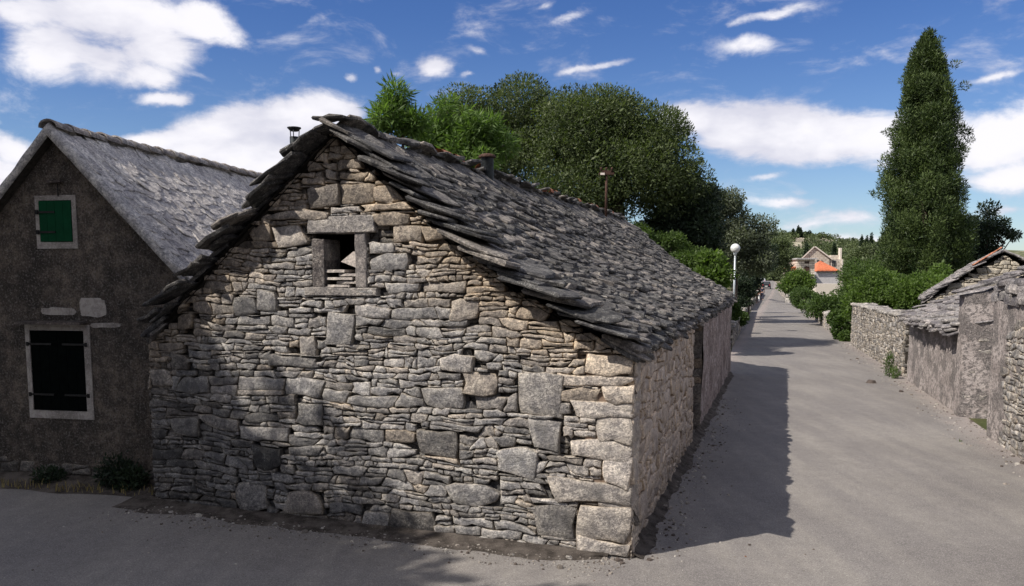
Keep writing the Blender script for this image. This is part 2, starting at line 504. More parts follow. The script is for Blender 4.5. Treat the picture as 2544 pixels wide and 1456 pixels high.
def resample(poly, n):
    P = poly + [poly[0]]
    L = [0]
    for i in range(len(poly)):
        L.append(L[-1] + math.hypot(P[i + 1][0] - P[i][0], P[i + 1][1] - P[i][1]))
    out = []
    cor = []                                            # real corners are kept as sample points
    for i in range(len(poly)):
        ax, ay = poly[i][0] - poly[i - 1][0], poly[i][1] - poly[i - 1][1]; bx, by = P[i + 1][0] - poly[i][0], P[i + 1][1] - poly[i][1]
        la, lb = math.hypot(ax, ay), math.hypot(bx, by)
        if la > 1e-6 and lb > 1e-6 and (ax * bx + ay * by) / (la * lb) < .85: cor.append(L[i])
    tl = [L[-1] * (k + .35) / n for k in range(n)]
    used_ = set()
    for cl_ in cor[:n - 2]:
        j = min((j for j in range(n) if j not in used_), key=lambda j: min(abs(tl[j] - cl_), L[-1] - abs(tl[j] - cl_)))
        tl[j] = cl_; used_.add(j)
    for t in sorted(tl):
        j = 0
        while L[j + 1] < t: j += 1
        f = (t - L[j]) / max(1e-9, L[j + 1] - L[j])
        out.append((P[j][0] + (P[j + 1][0] - P[j][0]) * f, P[j][1] + (P[j + 1][1] - P[j][1]) * f))
    return out


def courses(rng, W, H, hmean, feats, aspect=(1.3, 4.6), split=.34, warp=.028, seed=0.0, u0=0.0):
    cells = []
    vb = [-.03]; 
    while vb[-1] < H + .15: vb.append(vb[-1] + hmean * math.exp(rng.gauss(0, .33)))

    def bf(i, u):
        h = vb[min(i + 1, len(vb) - 1)] - vb[i] if i + 1 < len(vb) else hmean
        return vb[i] + warp * 1.6 * nz(u * .8 + seed, vb[i] * 1.4) + .55 * min(h, hmean) * nz(u * 3.1 + seed, i * 5.7) + .24 * hmean * nz(u * 9 + seed, i * 3.1)
    for i in range(len(vb) - 1):
        h = vb[i + 1] - vb[i]
        u = u0 - rng.random() * .2
        sb, st_ = 0.0, 0.0
        while u < W:
            l = h * rng.uniform(*aspect) if rng.random() < .8 else h * rng.uniform(.8, 1.4)
            l = max(.07, min(l, .62))
            nb, nt = rng.gauss(0, .34) * h, rng.gauss(0, .34) * h
            k = max(2, int(l / .07))
            bot = [(u + sb + (l + nb - sb) * q / k, 0) for q in range(k + 1)]
            bot = [(x, bf(i, x)) for x, _ in bot]
            top = [(u + st_ + (l + nt - st_) * q / k, 0) for q in range(k + 1)]
            top = [(x, bf(i + 1, x)) for x, _ in top]
            r = rng.random()
            if r < split and h > hmean * .8:
                f0, f1 = rng.uniform(.2, .8), rng.uniform(.2, .8)
                mid = [(b[0] * (1 - (f0 + (f1 - f0) * q / k)) + t[0] * (f0 + (f1 - f0) * q / k),
                        b[1] * (1 - (f0 + (f1 - f0) * q / k)) + t[1] * (f0 + (f1 - f0) * q / k)) for q, (b, t) in enumerate(zip(bot, top))]
                for lo, hi in ((bot, mid), (mid, top)):
                    if l > h * 3.2 and rng.random() < .5 and k >= 4:
                        j = k // 2
                        cells.append(lo[:j + 1] + hi[:j + 1][::-1]); cells.append(lo[j:] + hi[j:][::-1])
                    else:
                        cells.append(lo + hi[::-1])
            else:
                cells.append(bot + top[::-1])
            u += l; sb, st_ = nb, nt
    out = []
    for c in cells:
        A, cc = area_c(c)
        if A < 1e-4: continue
        for (a, b, cv, d) in feats:                     # umin, umax, vmin, vmax
            hx, hy = (b - a) / 2, (d - cv) / 2; mx, my = (a + b) / 2, (cv + d) / 2
            if abs(cc[0] - mx) > hx + .45 or abs(cc[1] - my) > hy + .2: continue
            dx = abs(cc[0] - mx) - hx; dy = abs(cc[1] - my) - hy
            if dx > dy: s = 1 if cc[0] > mx else -1; c = clip(c, (mx + s * hx, my), (-s, 0))
            else: s = 1 if cc[1] > my else -1; c = clip(c, (mx, my + s * hy), (0, -s))
            if len(c) < 3: break
            A, cc = area_c(c)
        if len(c) >= 3 and A > .0003: out.append((c, False))
    for (a, b, cv, d) in feats:
        j = lambda s: rng.gauss(0, s)
        sx, sy = (b - a) * .07, (d - cv) * .09
        out.append(([(a + j(sx), cv + j(sy)), ((a + b) / 2 + j(sx), cv + j(sy) * .7), (b + j(sx), cv + j(sy)), (b + j(sx) * .6, (cv + d) / 2 + j(sy)),
                     (b + j(sx), d + j(sy)), ((a + b) / 2 + j(sx), d + j(sy) * .7), (a + j(sx), d + j(sy)), (a + j(sx) * .6, (cv + d) / 2 + j(sy))], True))
    return out


def stone_geo(poly, rng, gap=.005, depth=.10, proud=None, bevel=None, corner=None, rough=1.0):
    A, c = area_c(poly)
    if A < 2.5e-4: return None
    us = [p[0] for p in poly]; vs = [p[1] for p in poly]
    hw, hh = max(.012, (max(us) - min(us)) / 2), max(.010, (max(vs) - min(vs)) / 2)
    n = 12 if A > .006 else 9
    P = resample(poly, n)
    # rounded corners
    Q = []
    for i in range(n):
        a, b, d = P[i - 1], P[i], P[(i + 1) % n]
        k = .055
        Q.append((b[0] * (1 - 2 * k) + (a[0] + d[0]) * k, b[1] * (1 - 2 * k) + (a[1] + d[1]) * k))
    gu, gv = max(.5, 1 - gap / hw), max(.45, 1 - gap / hh)
    jit = min(.0075, hh * .17) * rough
    Q = [(c[0] + (x - c[0]) * gu + rng.gauss(0, jit * .7), c[1] + (y - c[1]) * gv + rng.gauss(0, jit)) for x, y in Q]
    bevel = bevel if bevel is not None else min(.011, hh * .30)
    proud = proud if proud is not None else rng.gauss(0, .0075)
    bu, bv = 1 - bevel / hw, 1 - bevel / hh
    tu, tv = rng.gauss(0, .05), rng.gauss(0, .09)       # the face leans a little
    wf = lambda x, y: proud + (x - c[0]) * tu + (y - c[1]) * tv
    V = []; F = []; S = []
    for x, y in Q: V.append((x, y, -depth))
    for x, y in Q: V.append((x, y, wf(x, y) - bevel * .9 + rng.gauss(0, .002)))
    for x, y in Q:
        x2, y2 = c[0] + (x - c[0]) * bu, c[1] + (y - c[1]) * bv
        V.append((x2, y2, wf(x2, y2) + rng.gauss(0, .0022) * rough))
    ring = 3
    if A > .012:
        for x, y in Q:
            x2, y2 = c[0] + (x - c[0]) * bu * .5, c[1] + (y - c[1]) * bv * .5
            V.append((x2, y2, wf(x2, y2) + .003 + rng.gauss(0, .0035) * rough))
        ring = 4
    V.append((c[0], c[1], wf(*c) + .004))
    for r in range(ring - 1):
        for i in range(n):
            F.append((r * n + i, r * n + (i + 1) % n, (r + 1) * n + (i + 1) % n, (r + 1) * n + i)); S.append(r > 0)
    for i in range(n):
        F.append(((ring - 1) * n + i, (ring - 1) * n + (i + 1) % n, ring * n)); S.append(True)
    rim = rng.uniform(.35, 1.0)
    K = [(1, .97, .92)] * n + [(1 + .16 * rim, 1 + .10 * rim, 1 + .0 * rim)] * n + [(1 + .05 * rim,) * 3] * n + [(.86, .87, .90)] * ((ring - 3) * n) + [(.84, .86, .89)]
    return V, F, S, A, c, K


def lay_stones(stones, org, ud, nd, parent, mat, limit, rng, colf, depth=.10, gap=.005, recess=None, gname='stone', depthf=None, vd=Vector((0, 0, 1)), rough=1.0):
    """stones in wall coordinates -> the largest in view are single parts, the rest one part"""
    rec = []
    for poly, feat in stones:
        A0, c0 = area_c(poly)
        d = depthf(poly, feat) if depthf else depth
        bev = None
        g = stone_geo(poly, rng, gap=gap, depth=d, proud=(rng.gauss(recess, .008) if recess is not None else rng.gauss(.012, .006) if feat else None), rough=rough)
        if g is None: continue
        V, F, S, A, c, K = g
        flip = ud.cross(vd).dot(nd) < 0
        W = [org + ud * u + vd * v + nd * w for u, v, w in V]
        if flip: F = [f[::-1] for f in F]
        dist = (Vector((0, 0, CAMZ)) - (org + ud * c[0] + vd * c[1])).length
        view = abs(((org + ud * c[0] + vd * c[1]) - Vector((0, 0, CAMZ))).normalized().dot(nd))
        cl = colf(c[0], c[1], rng, feat)
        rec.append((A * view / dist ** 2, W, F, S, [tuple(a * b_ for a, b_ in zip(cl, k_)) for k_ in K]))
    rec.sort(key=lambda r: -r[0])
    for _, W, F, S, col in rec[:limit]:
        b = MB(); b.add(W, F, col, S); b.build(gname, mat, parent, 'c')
    if len(rec) > limit:
        b = MB()
        for _, W, F, S, col in rec[limit:]: b.add(W, F, col, S)
        o = b.build('small_stones' if gname == 'stone' else gname + '_rest', mat, parent); tag(o, kind='stuff')
    return len(rec)


# ------------------------------------------------------------------ roof slabs
def slab_variant(rng):
    n = 9
    out = []
    base = [(-.5, 0), (-.17, 0), (.17, 0), (.5, 0), (.5, .5), (.5, 1), (.12, 1), (-.2, 1), (-.5, 1), (-.5, .5)]
    P = []
    for x, y in base:
        P.append((x + rng.gauss(0, .05), y + rng.gauss(0, .045) * (1.6 if y > .9 else 1)))
    # knock the tail corners off
    P[5] = (P[5][0] - rng.uniform(.02, .16), P[5][1] - rng.uniform(.0, .12))
    P[8] = (P[8][0] + rng.uniform(.02, .16), P[8][1] - rng.uniform(.0, .12))
    n = len(P)
    V = [(x * 1.0, y, 0.0) for x, y in [(p[0] * .95, .03 + p[1] * .95) for p in P]]
    V += [(x, y, .55 + rng.gauss(0, .10)) for x, y in P]
    V += [(x * .93, .03 + y * .94, 1.0 + rng.gauss(0, .16)) for x, y in P]
    V.append((0, .5, 1.05)); V.append((0, .5, 0))
    F = []
    for r in range(2):
        for i in range(n): F.append((r * n + i, r * n + (i + 1) % n, (r + 1) * n + (i + 1) % n, (r + 1) * n + i))
    for i in range(n): F.append((2 * n + i, 2 * n + (i + 1) % n, 3 * n))
    for i in range(n): F.append(((i + 1) % n, i, 3 * n + 1))
    return V, F


srng = random.Random(5)
SLABS = [slab_variant(srng) for _ in range(28)]


def slab_mesh(k, col, mat, cache={}):
    key = (k, col, mat.name)
    if key not in cache:
        V, F = SLABS[k]
        me = bpy.data.meshes.new('roof_slab'); me.from_pydata(V, [], F)
        ca = me.attributes.new('Col', 'FLOAT_COLOR', 'POINT')
        arr = np.ones((len(V), 4), dtype=np.float32); arr[:, :3] = col; ca.data.foreach_set('color', arr.ravel())
        me.materials.append(mat); cache[key] = me
    return cache[key]


def roof_slope(parent, P0, es, ed, prof, L, rng, mat, pal, limit, expo=.13, lift=.11, wid=(.22, .6), ln=(.36, .6), th=(.025, .05),
               verge=(.12, .28), start=0.0, name='roof_slab', sag=.04, t0=.05, vergelong=True, jitter=1.0, vmax=.95, vlift=1.5, sheet_cut=.10, eave_out=.10):
    """P0 ridge start; es along the ridge; ed horizontal, down the slope; prof = [(d, z)] relative to the ridge"""
    arc = [0.0]
    for (a, b), (c, d) in zip(prof, prof[1:]): arc.append(arc[-1] + math.hypot(c - a, d - b))
    tot = arc[-1]

    def pt(s, t):
        if t > tot:
            dd = (prof[-1][0] - prof[-2][0], prof[-1][1] - prof[-2][1]); l = math.hypot(*dd)
            d = prof[-1][0] + dd[0] / l * (t - tot); z = prof[-1][1] + dd[1] / l * (t - tot)
        else:
            t_ = max(t, 0)
            d = float(np.interp(t_, arc, [p[0] for p in prof])); z = float(np.interp(t_, arc, [p[1] for p in prof]))
            if t < 0: d = t
        zz = z - sag * (math.sin(PI * min(1, max(0, s / L))) ) + .03 * nz(s * .7, t * .9, 3)
        return P0 + es * s + ed * d + Vector((0, 0, zz))
    rec = []
    t = t0 + .28
    row = 0
    while t < tot + eave_out:
        s = -rng.uniform(*verge) + start
        first = True
        while s < L + .1:
            wd = rng.uniform(*wid)
            le = rng.uniform(*ln); tk = rng.uniform(*th)
            if first and vergelong:
                wd = rng.uniform(.32, .58); le = rng.uniform(.42, vmax); tk = rng.uniform(.028, .048)
            if first and vergelong and row % 2: le *= .7; wd *= .8
            tt = t + (.05 * nz(s * 1.3, row * 2.7) + rng.gauss(0, .018)) * jitter
            le = min(le, tt + .06)
            vl = vlift if (first and vergelong and row % 2 == 0) else 1.0
            sc = s + wd / 2
            tail = pt(sc, tt); head = pt(sc, tt - le)
            axs = pt(sc + .3, tt) - pt(sc - .3, tt)
            nrm = axs.cross(tail - head)
            if nrm.z < 0: nrm = -nrm
            nrm.normalize()
            tail = tail + nrm * (lift * vl * min(1, tt / .7) * rng.uniform(.85, 1.2)); head = head + nrm * .02
            y = (tail - head).normalized()
            x = axs - y * axs.dot(y); x.normalize()
            z = x.cross(y)
            if z.z < 0: x = -x; z = -z
            R = Matrix((x, y, z)).transposed()
            R = R @ Matrix.Rotation(rng.gauss(0, .10) * jitter, 3, 'Z') @ Matrix.Rotation(rng.gauss(0, .045) * jitter, 3, 'Y')
            k = rng.randrange(len(SLABS)); col = pal[rng.randrange(len(pal))]
            rec.append((head, R, (wd * 1.08, le, tk), k, col))
            s += wd * rng.uniform(.86, 1.0); first = False
        t += expo * rng.uniform(.75, 1.25); row += 1
    for k_, lf in ((0, -.03), (1, .015), (2, .06)):     # eave courses bedded on the wall head
        s = -.06 + start
        while s < L + .05:
            wd = rng.uniform(.2, .5); sc = s + wd / 2; tt = tot + eave_out - .03 + rng.gauss(0, .025)
            tail = pt(sc, tt); head = pt(sc, tt - .4); axs = pt(sc + .3, tt) - pt(sc - .3, tt)
            nrm = axs.cross(tail - head); nrm = -nrm if nrm.z < 0 else nrm; nrm.normalize()
            tail = tail + nrm * lf; head = head + nrm * min(lf, .0)
            y = (tail - head).normalized(); x = axs - y * axs.dot(y); x.normalize(); z = x.cross(y)
            if z.z < 0: x = -x; z = -z
            R = Matrix((x, y, z)).transposed() @ Matrix.Rotation(rng.gauss(0, .08), 3, 'Z')
            rec.append((head, R, (wd * 1.05, .4, rng.uniform(.03, .05)), rng.randrange(len(SLABS)), pal[rng.randrange(len(pal))]))
            s += wd * .95
    cp = Vector((0, 0, CAMZ))
    rec.sort(key=lambda r: -(r[2][0] * r[2][1]) / (r[0] - cp).length ** 2)
    for head, R, sc_, k, col in rec[:limit]:
        o = link(name, slab_mesh(k, col, mat), parent, head)
        o.rotation_euler = R.to_euler(); o.scale = sc_
    if len(rec) > limit:
        b = MB()
        for head, R, sc_, k, col in rec[limit:]:
            V, F = SLABS[k]
            b.add([head + R @ Vector((v[0] * sc_[0], v[1] * sc_[1], v[2] * sc_[2])) for v in V], F, col)
        tag(b.build('small_roof_slabs', mat, parent), kind='stuff')
    # sheet under the slabs
    b = MB(); V = []; F = []
    ns = 14; nt = len(prof)
    for i in range(ns + 1):
        s = -.02 + (L + .04) * i / ns
        for tt in arc[:-1] + [max(arc[-2] + .01, arc[-1] - sheet_cut)]: V.append(pt(s, tt) + Vector((0, 0, -.015)))
    for i in range(ns):
        for j in range(nt - 1):
            a = i * nt + j; F.append((a, a + 1, a + nt + 1, a + nt))
    nv = len(V); V2 = [v + Vector((0, 0, -.06)) for v in V]
    F2 = [tuple(k + nv for k in f[::-1]) for f in F]
    b.add(V + V2, F + F2, (.1, .09, .08)); b.build('roof_boarding', M['core'], parent)
    return pt


# ================================================================== MAIN HOUSE
A = ground(1566, 1388); B = ground(385, 1247)
ug = (A - B).normalized(); Wg = (A - B).length                       # gable: u from left to right
ng = Vector((ug.y, -ug.x, 0)).normalized()                            # towards the camera
if ng.y > 0: ng = -ng
FAR = ground(1812, 928)
us_ = (FAR - A).normalized(); Ls = (FAR - A).length                   # road side: from the corner into the distance
ns_ = Vector((us_.y, -us_.x, 0)).normalized()                         # towards the road
house = thing('stone_house', (A + B) * .5, 'low dry stone house with stone slab roof at the road corner', 'house')
mid = (A + B) * .5
peak_hit = hit(838, 322, A, ng)
PK = (peak_hit - B).dot(ug); ZR = peak_hit.z                          # ridge position along the gable and its height
ZE = hit(1575, 880, A, ng).z; ZEL = hit(375, 848, A, ng).z
print('gable W', Wg, 'peak u', PK, 'ridge z', ZR, 'eaves', ZE, ZEL, 'side L', Ls)


def uv(px, py):                                       # photo position -> gable coordinates
    p = hit(px, py, A, ng); return ((p - B).dot(ug), p.z)


SRC = .99375
FE = [(1292, 941, 1399, 1034), (1328, 1051, 1407, 1122), (1255, 1063, 1322, 1123), (1246, 1125, 1336, 1184), (1039, 1079, 1147, 1137),
      (1194, 988, 1286, 1031), (1158, 932, 1243, 986), (1101, 893, 1184, 932), (1071, 856, 1144, 890), (1462, 886, 1582, 940), (1490, 1042, 1583, 1102),
      (1504, 1142, 1585, 1210), (1407, 1104, 1586, 1140), (1373, 1212, 1583, 1249), (1442, 1270, 1578, 1350), (1339, 1270, 1440, 1336), (1453, 1354, 1576, 1396),
      (828, 1263, 899, 1313), (903, 1286, 977, 1320), (980, 1283, 1083, 1320), (1039, 1160, 1127, 1193), (1126, 1215, 1249, 1258), (1402, 974, 1492, 1006),
      (1503, 965, 1588, 1006), (1425, 1010, 1584, 1040), (1394, 942, 1584, 962), (599, 1016, 736, 1068), (596, 1071, 717, 1098), (739, 1009, 805, 1063),
      (769, 983, 901, 1020), (593, 1214, 665, 1275), (720, 1232, 808, 1280), (558, 1164, 629, 1211), (635, 1120, 700, 1167), (427, 1048, 492, 1091),
      (462, 1197, 536, 1249), (885, 955, 926, 986), (816, 783, 886, 860), (849, 743, 940, 781), (584, 745, 640, 787), (641, 729, 690, 775), (552, 916, 618, 968),
      (747, 843, 790, 888), (427, 884, 467, 923), (376, 883, 422, 921), (378, 923, 426, 968), (676, 891, 789, 916), (677, 965, 772, 990), (805, 720, 940, 741),
      (445, 784, 481, 824), (766, 465, 849, 520), (851, 458, 936, 511), (938, 460, 1019, 505), (674, 522, 823, 552), (823, 514, 900, 534), (902, 507, 1034, 530),
      (768, 535, 936, 580), (938, 533, 1025, 565), (1057, 560, 1136, 601), (1068, 602, 1152, 632), (923, 634, 1019, 673), (921, 609, 982, 633),
      (1048, 750, 1127, 798), (1128, 752, 1195, 799), (840, 395, 900, 424), (755, 443, 811, 464), (938, 427, 985, 452), (1585 - 90, 1251, 1583, 1269)]
feats = []
for (x0, y0, x1, y1) in FE:
    a = uv(x0 * SRC, y1 * SRC); b = uv(x1 * SRC, y0 * SRC)
    if b[1] - a[1] > .02 and (x1 > 1570 or y0 < 600 or FE.index((x0, y0, x1, y1)) % 3 != 2): feats.append((a[0], min(b[0], Wg + .015), max(.0, a[1]), b[1]))
# window: surround stones are real parts, the opening is a hole
wl = uv(808, 712); wr = uv(881, 578)
WU0, WU1, WV0, WV1 = wl[0], wr[0], wl[1], wr[1]
jambL = (uv(778, 712)[0], WU0 - .002, WV0 - .02, WV1 - .06)
jambR = (WU1 + .002, uv(912, 712)[0], WV0 - .01, WV1)
lint = uv(765, 577); lint2 = uv(930, 534)
feats = [f for f in feats if not (f[0] < WU1 + .05 and f[1] > WU0 - .05 and f[3] > WV0 + .03 and f[2] < WV1 + .02)]
NOWIN = len(feats)
lintel = (lint[0], lint2[0], WV1 + .002, lint2[1])
blockers = [(jambL[0], jambR[1], WV0, WV1 + .001), lintel]

# roof profiles (d from ridge, z relative to the ridge); the near plane of the right slope is slightly hollow
dR = Wg - PK; dL = PK
rise = ZR - ZE
profR = [(0, 0), (dR * .2, -rise * .265), (dR * .45, -rise * .555), (dR * .7, -rise * .775), (dR, -rise * 1.0), (dR + .03, -rise * 1.0 - .02)]
riseL = ZR - ZEL
profL = [(0, 0), (dL * .25, -riseL * .235), (dL * .5, -riseL * .48), (dL * .75, -riseL * .735), (dL - .02, -riseL)]


def top_at(u):
    if u > PK: return ZR + float(np.interp(u - PK, [p[0] for p in profR], [p[1] for p in profR]))
    return ZR + float(np.interp(PK - u, [p[0] for p in profL], [p[1] for p in profL]))


rng = random.Random(11)
cells = courses(rng, Wg, ZR + .1, .080, feats + blockers, aspect=(1.4, 4.8), split=.36, warp=.05)
cells = cells[:-2]                                     # the two blockers themselves
gs = []
for poly, feat in cells:
    A_, c_ = area_c(poly)
    if c_[1] > top_at(c_[0]) - .015: continue
    e = .05
    sl = (top_at(c_[0] + e) - top_at(c_[0] - e)) / (2 * e)
    n_ = Vector((-sl, 1)).normalized()
    poly = clip(poly, (c_[0], top_at(c_[0]) - .02), (n_.x, n_.y))
    poly = clip(poly, (Wg + .012, 0), (1, 0)) if poly else poly
    poly = clip(poly, (-.012, 0), (-1, 0)) if poly else poly
    poly = clip(poly, (0, -.04), (0, -1)) if poly else poly
    if len(poly) >= 3: gs.append((poly, feat))


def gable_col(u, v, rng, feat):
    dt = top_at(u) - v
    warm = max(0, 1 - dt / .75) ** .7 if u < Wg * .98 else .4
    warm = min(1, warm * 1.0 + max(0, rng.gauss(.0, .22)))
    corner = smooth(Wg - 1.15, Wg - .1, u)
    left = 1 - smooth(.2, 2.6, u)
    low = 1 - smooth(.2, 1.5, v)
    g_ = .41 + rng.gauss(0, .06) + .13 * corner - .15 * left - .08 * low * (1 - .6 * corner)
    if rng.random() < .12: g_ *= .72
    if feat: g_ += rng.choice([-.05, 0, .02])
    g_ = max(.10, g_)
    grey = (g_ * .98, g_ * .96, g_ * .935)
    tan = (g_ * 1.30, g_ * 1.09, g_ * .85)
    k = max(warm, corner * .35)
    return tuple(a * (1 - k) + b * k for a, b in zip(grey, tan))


gw = MB()
# core wall behind the stones, with the window hole
IN = .075; TH = .45
def gp(u, v, wdt): return B + ug * u + Vector((0, 0, v)) + ng * wdt
def prism(mb, pts, w0, w1, col=(.07, .06, .05)):
    n = len(pts); V = [gp(u, v, w0) for u, v in pts] + [gp(u, v, w1) for u, v in pts]
    mb.add(V, [tuple(range(n)), tuple(range(2 * n - 1, n - 1, -1))] + [(i, n + i, n + (i + 1) % n, (i + 1) % n) for i in range(n)], col)
topL = [(u, top_at(u) - .06) for u in np.linspace(.03, jambL[0], 9)]
topM = [(u, top_at(u) - .06) for u in np.linspace(jambL[0], jambR[1], 5)]
topR = [(u, top_at(u) - .06) for u in np.linspace(jambR[1], Wg - .05, 9)]
prism(gw, [(.03, -.1)] + [(jambL[0], -.1)] + topL[::-1], -IN, -TH)
prism(gw, [(jambR[1], -.1), (Wg - .05, -.1)] + topR[::-1], -IN, -TH)
prism(gw, [(jambL[0], -.1), (jambR[1], -.1), (jambR[1], WV0 - .02), (jambL[0], WV0 - .02)], -IN, -TH)
prism(gw, [(jambL[0], WV1 + .02), (jambR[1], WV1 + .02)] + topM[::-1], -IN, -TH)
gwall = gw.build('gable_wall', M['core'], house)
ztop = lambda: 0
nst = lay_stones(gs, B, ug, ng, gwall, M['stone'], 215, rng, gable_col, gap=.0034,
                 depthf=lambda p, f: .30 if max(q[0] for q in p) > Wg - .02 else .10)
print('gable stones', nst)
# the hearting stones seen in the open joints, set back behind the face and darkened in colour to shade the joints
bk = courses(rng, Wg, ZR + .1, .075, [(jambL[0], jambR[1], WV0, WV1 + .001)], aspect=(1.2, 4.0), split=.2, warp=.04, seed=44.0)[:-1]
bks = []
for poly, feat in bk:
    A_, c_ = area_c(poly)
    if c_[1] < top_at(c_[0]) - .09 and .04 < c_[0] < Wg - .12: bks.append((poly, False))
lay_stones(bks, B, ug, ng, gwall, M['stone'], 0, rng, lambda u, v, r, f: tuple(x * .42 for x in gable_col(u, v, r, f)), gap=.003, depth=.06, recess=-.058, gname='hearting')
# window surround
wi = thing('tmp', (0, 0, 0), 'x', 'x'); bpy.data.objects.remove(wi)
win = MB(); prism(win, [(jambL[0] + .01, jambL[2]), (jambL[1], jambL[2]), (jambL[1], jambL[3]), (jambL[0] + .01, jambL[3])], .012, -.30, (.17, .155, .15))
window = win.build('window', M['greystone'], house, 'c'); window['label'] = 'small square window with stone jambs and slabs stacked in the opening'
def surround(name, r, w0, w1, col):
    b = MB(); u0, u1, v0, v1 = r
    rr = random.Random(int(u0 * 1000)); V = []; n = 0
    us2 = np.linspace(u0, u1, 6); vs2 = np.linspace(v0, v1, 6)
    ringp = [(u, v0) for u in us2[:-1]] + [(u1, v) for v in vs2[:-1]] + [(u, v1) for u in us2[::-1][:-1]] + [(u0, v) for v in vs2[::-1][:-1]]
    ringp = [(u + rr.gauss(0, .003), v + rr.gauss(0, .003)) for u, v in ringp]
    n = len(ringp); cu, cv = (u0 + u1) / 2, (v0 + v1) / 2
    V = [gp(u, v, w1) for u, v in ringp] + [gp(u, v, w0 - .008) for u, v in ringp]
    V += [gp(cu + (u - cu) * (1 - .009 / ((u1 - u0) / 2)), cv + (v - cv) * (1 - .009 / ((v1 - v0) / 2)), w0 + rr.gauss(0, .002)) for u, v in ringp] + [gp(cu, cv, w0 + .002)]
    F = [(r_ * n + i, r_ * n + (i + 1) % n, (r_ + 1) * n + (i + 1) % n, (r_ + 1) * n + i) for r_ in range(2) for i in range(n)] + [(2 * n + i, 2 * n + (i + 1) % n, 3 * n) for i in range(n)]
    b.add(V, F, col); return b.build(name, M['stone'], window, 'c')
surround('lintel', lintel, .012, -.3, (.42, .40, .38))
surround('jamb', jambL, .010, -.3, (.25, .235, .225))
surround('jamb', jambR, .010, -.3, (.31, .29, .28))
surround('sill_stone', (jambL[0] - .10, jambR[1] + .12, WV0 - .095, WV0 - .012), .022, -.3, (.36, .34, .32))
# slabs stacked in the opening
rr = random.Random(4)
pxm = (WU1 - WU0)
def wslab(u0, u1, v, th, w0=-.02, w1=-.25, tilt=0.0, name='stacked_slab', col=(.5, .46, .42)):
    b = MB(); n = 8
    P = [(u0, v, w0), ((u0 + u1) / 2, v, w0 + .012), (u1, v + tilt, w0 - .01), (u1, v + tilt, w1), (u0, v, w1)]
    V = [gp(*p) for p in P] + [gp(p[0], p[1] + th, p[2] - .006) for p in P]
    k = len(P); F = [tuple(range(k)), tuple(range(2 * k - 1, k - 1, -1))] + [(i, k + i, k + (i + 1) % k, (i + 1) % k) for i in range(k)]
    b.add(V, F, col); o = b.build(name, M['farstone'], window, 'c'); return o
h0 = WV0 - .012
for k, (a, b_, th) in enumerate([(.05, .75, .027), (.33, .98, .027), (.02, .85, .027), (.40, .98, .028), (-.0, .60, .030)]):
    wslab(WU0 + pxm * a, WU0 + pxm * b_, h0 + .005 + k * .038, th, -.01 - .02 * (k % 2), -.25)
b = MB()                                               # pale diamond-shaped slab standing on the pile
P = [uv(833, 655), uv(880, 690), uv(880, 648), uv(862, 640)]
P = [(WU0 + pxm * .36, h0 + .27), (WU0 + pxm * .99, h0 + .19), (WU0 + pxm * .99, h0 + .34), (WU0 + pxm * .78, h0 + .375)]
V = [gp(u, v, -.10) for u, v in P] + [gp(u, v, -.16) for u, v in P]
b.add(V, [(0, 1, 2, 3), (7, 6, 5, 4)] + [(i, 4 + i, 4 + (i + 1) % 4, (i + 1) % 4) for i in range(4)], (.62, .57, .53))
b.build('leaning_slab', M['farstone'], window, 'c')

# ---- road side wall: stones, doorway, then plastered part
D0 = (ground(1722, 1150) - A)
def side_s(px):                                        # distance along the wall at photo column px
    d = ray(px, 1000); # intersect vertical plane
    t = A.dot(ns_) / d.dot(ns_); p = d * t
    return (p - A).dot(us_)
s_door0 = side_s(1721); s_door1 = side_s(1739)
print('door', s_door0, s_door1)
sw = MB()
def sp(s, v, wdt): return A + us_ * s + Vector((0, 0, v)) + ns_ * wdt
def sprism(mb, s0, s1, v0, v1, w0, w1, col=(.3, .22, .17)):
    V = [sp(s, v, w) for w in (w0, w1) for s, v in ((s0, v0), (s1, v0), (s1, v1), (s0, v1))]
    mb.add(V, [(0, 1, 2, 3), (7, 6, 5, 4), (0, 4, 5, 1), (1, 5, 6, 2), (2, 6, 7, 3), (3, 7, 4, 0)], col)
ZS = ZE - .01
sprism(sw, .04, s_door0, -.1, ZS, -.022, -.45)
swall = sw.build('road_wall', M['mortar'], house)
rng = random.Random(23)
sf = []
for k in range(9):
    a = rng.uniform(.4, s_door0 - .5); v = rng.uniform(.1, 1.5); sf.append((a, a + rng.uniform(.25, .4), v, v + rng.uniform(.2, .32)))
sf2 = []
for f in sf:
    if all(f[0] > g_[1] + .03 or f[1] < g_[0] - .03 or f[2] > g_[3] + .03 or f[3] < g_[2] - .03 for g_ in sf2): sf2.append(f)
ss = courses(rng, s_door0, ZS, .125, sf2, aspect=(.8, 2.3), split=.22, warp=.05, seed=9.0, u0=.26)
ss2 = []
for poly, feat in ss:
    for p, n_ in (((.05 if feat else .27, 0), (-1, 0)), ((s_door0, 0), (1, 0)), ((0, -.03), (0, -1)), ((0, ZS), (0, 1))):
        poly = clip(poly, p, n_)
        if len(poly) < 3: break
    if len(poly) >= 3: ss2.append((poly, feat))
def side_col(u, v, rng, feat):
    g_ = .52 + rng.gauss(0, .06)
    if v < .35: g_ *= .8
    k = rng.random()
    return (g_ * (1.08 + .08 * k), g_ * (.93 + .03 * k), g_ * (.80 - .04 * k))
lay_stones(ss2, A, us_, ns_, swall, M['farstone'], 85, rng, side_col, depth=.06, gap=.006)
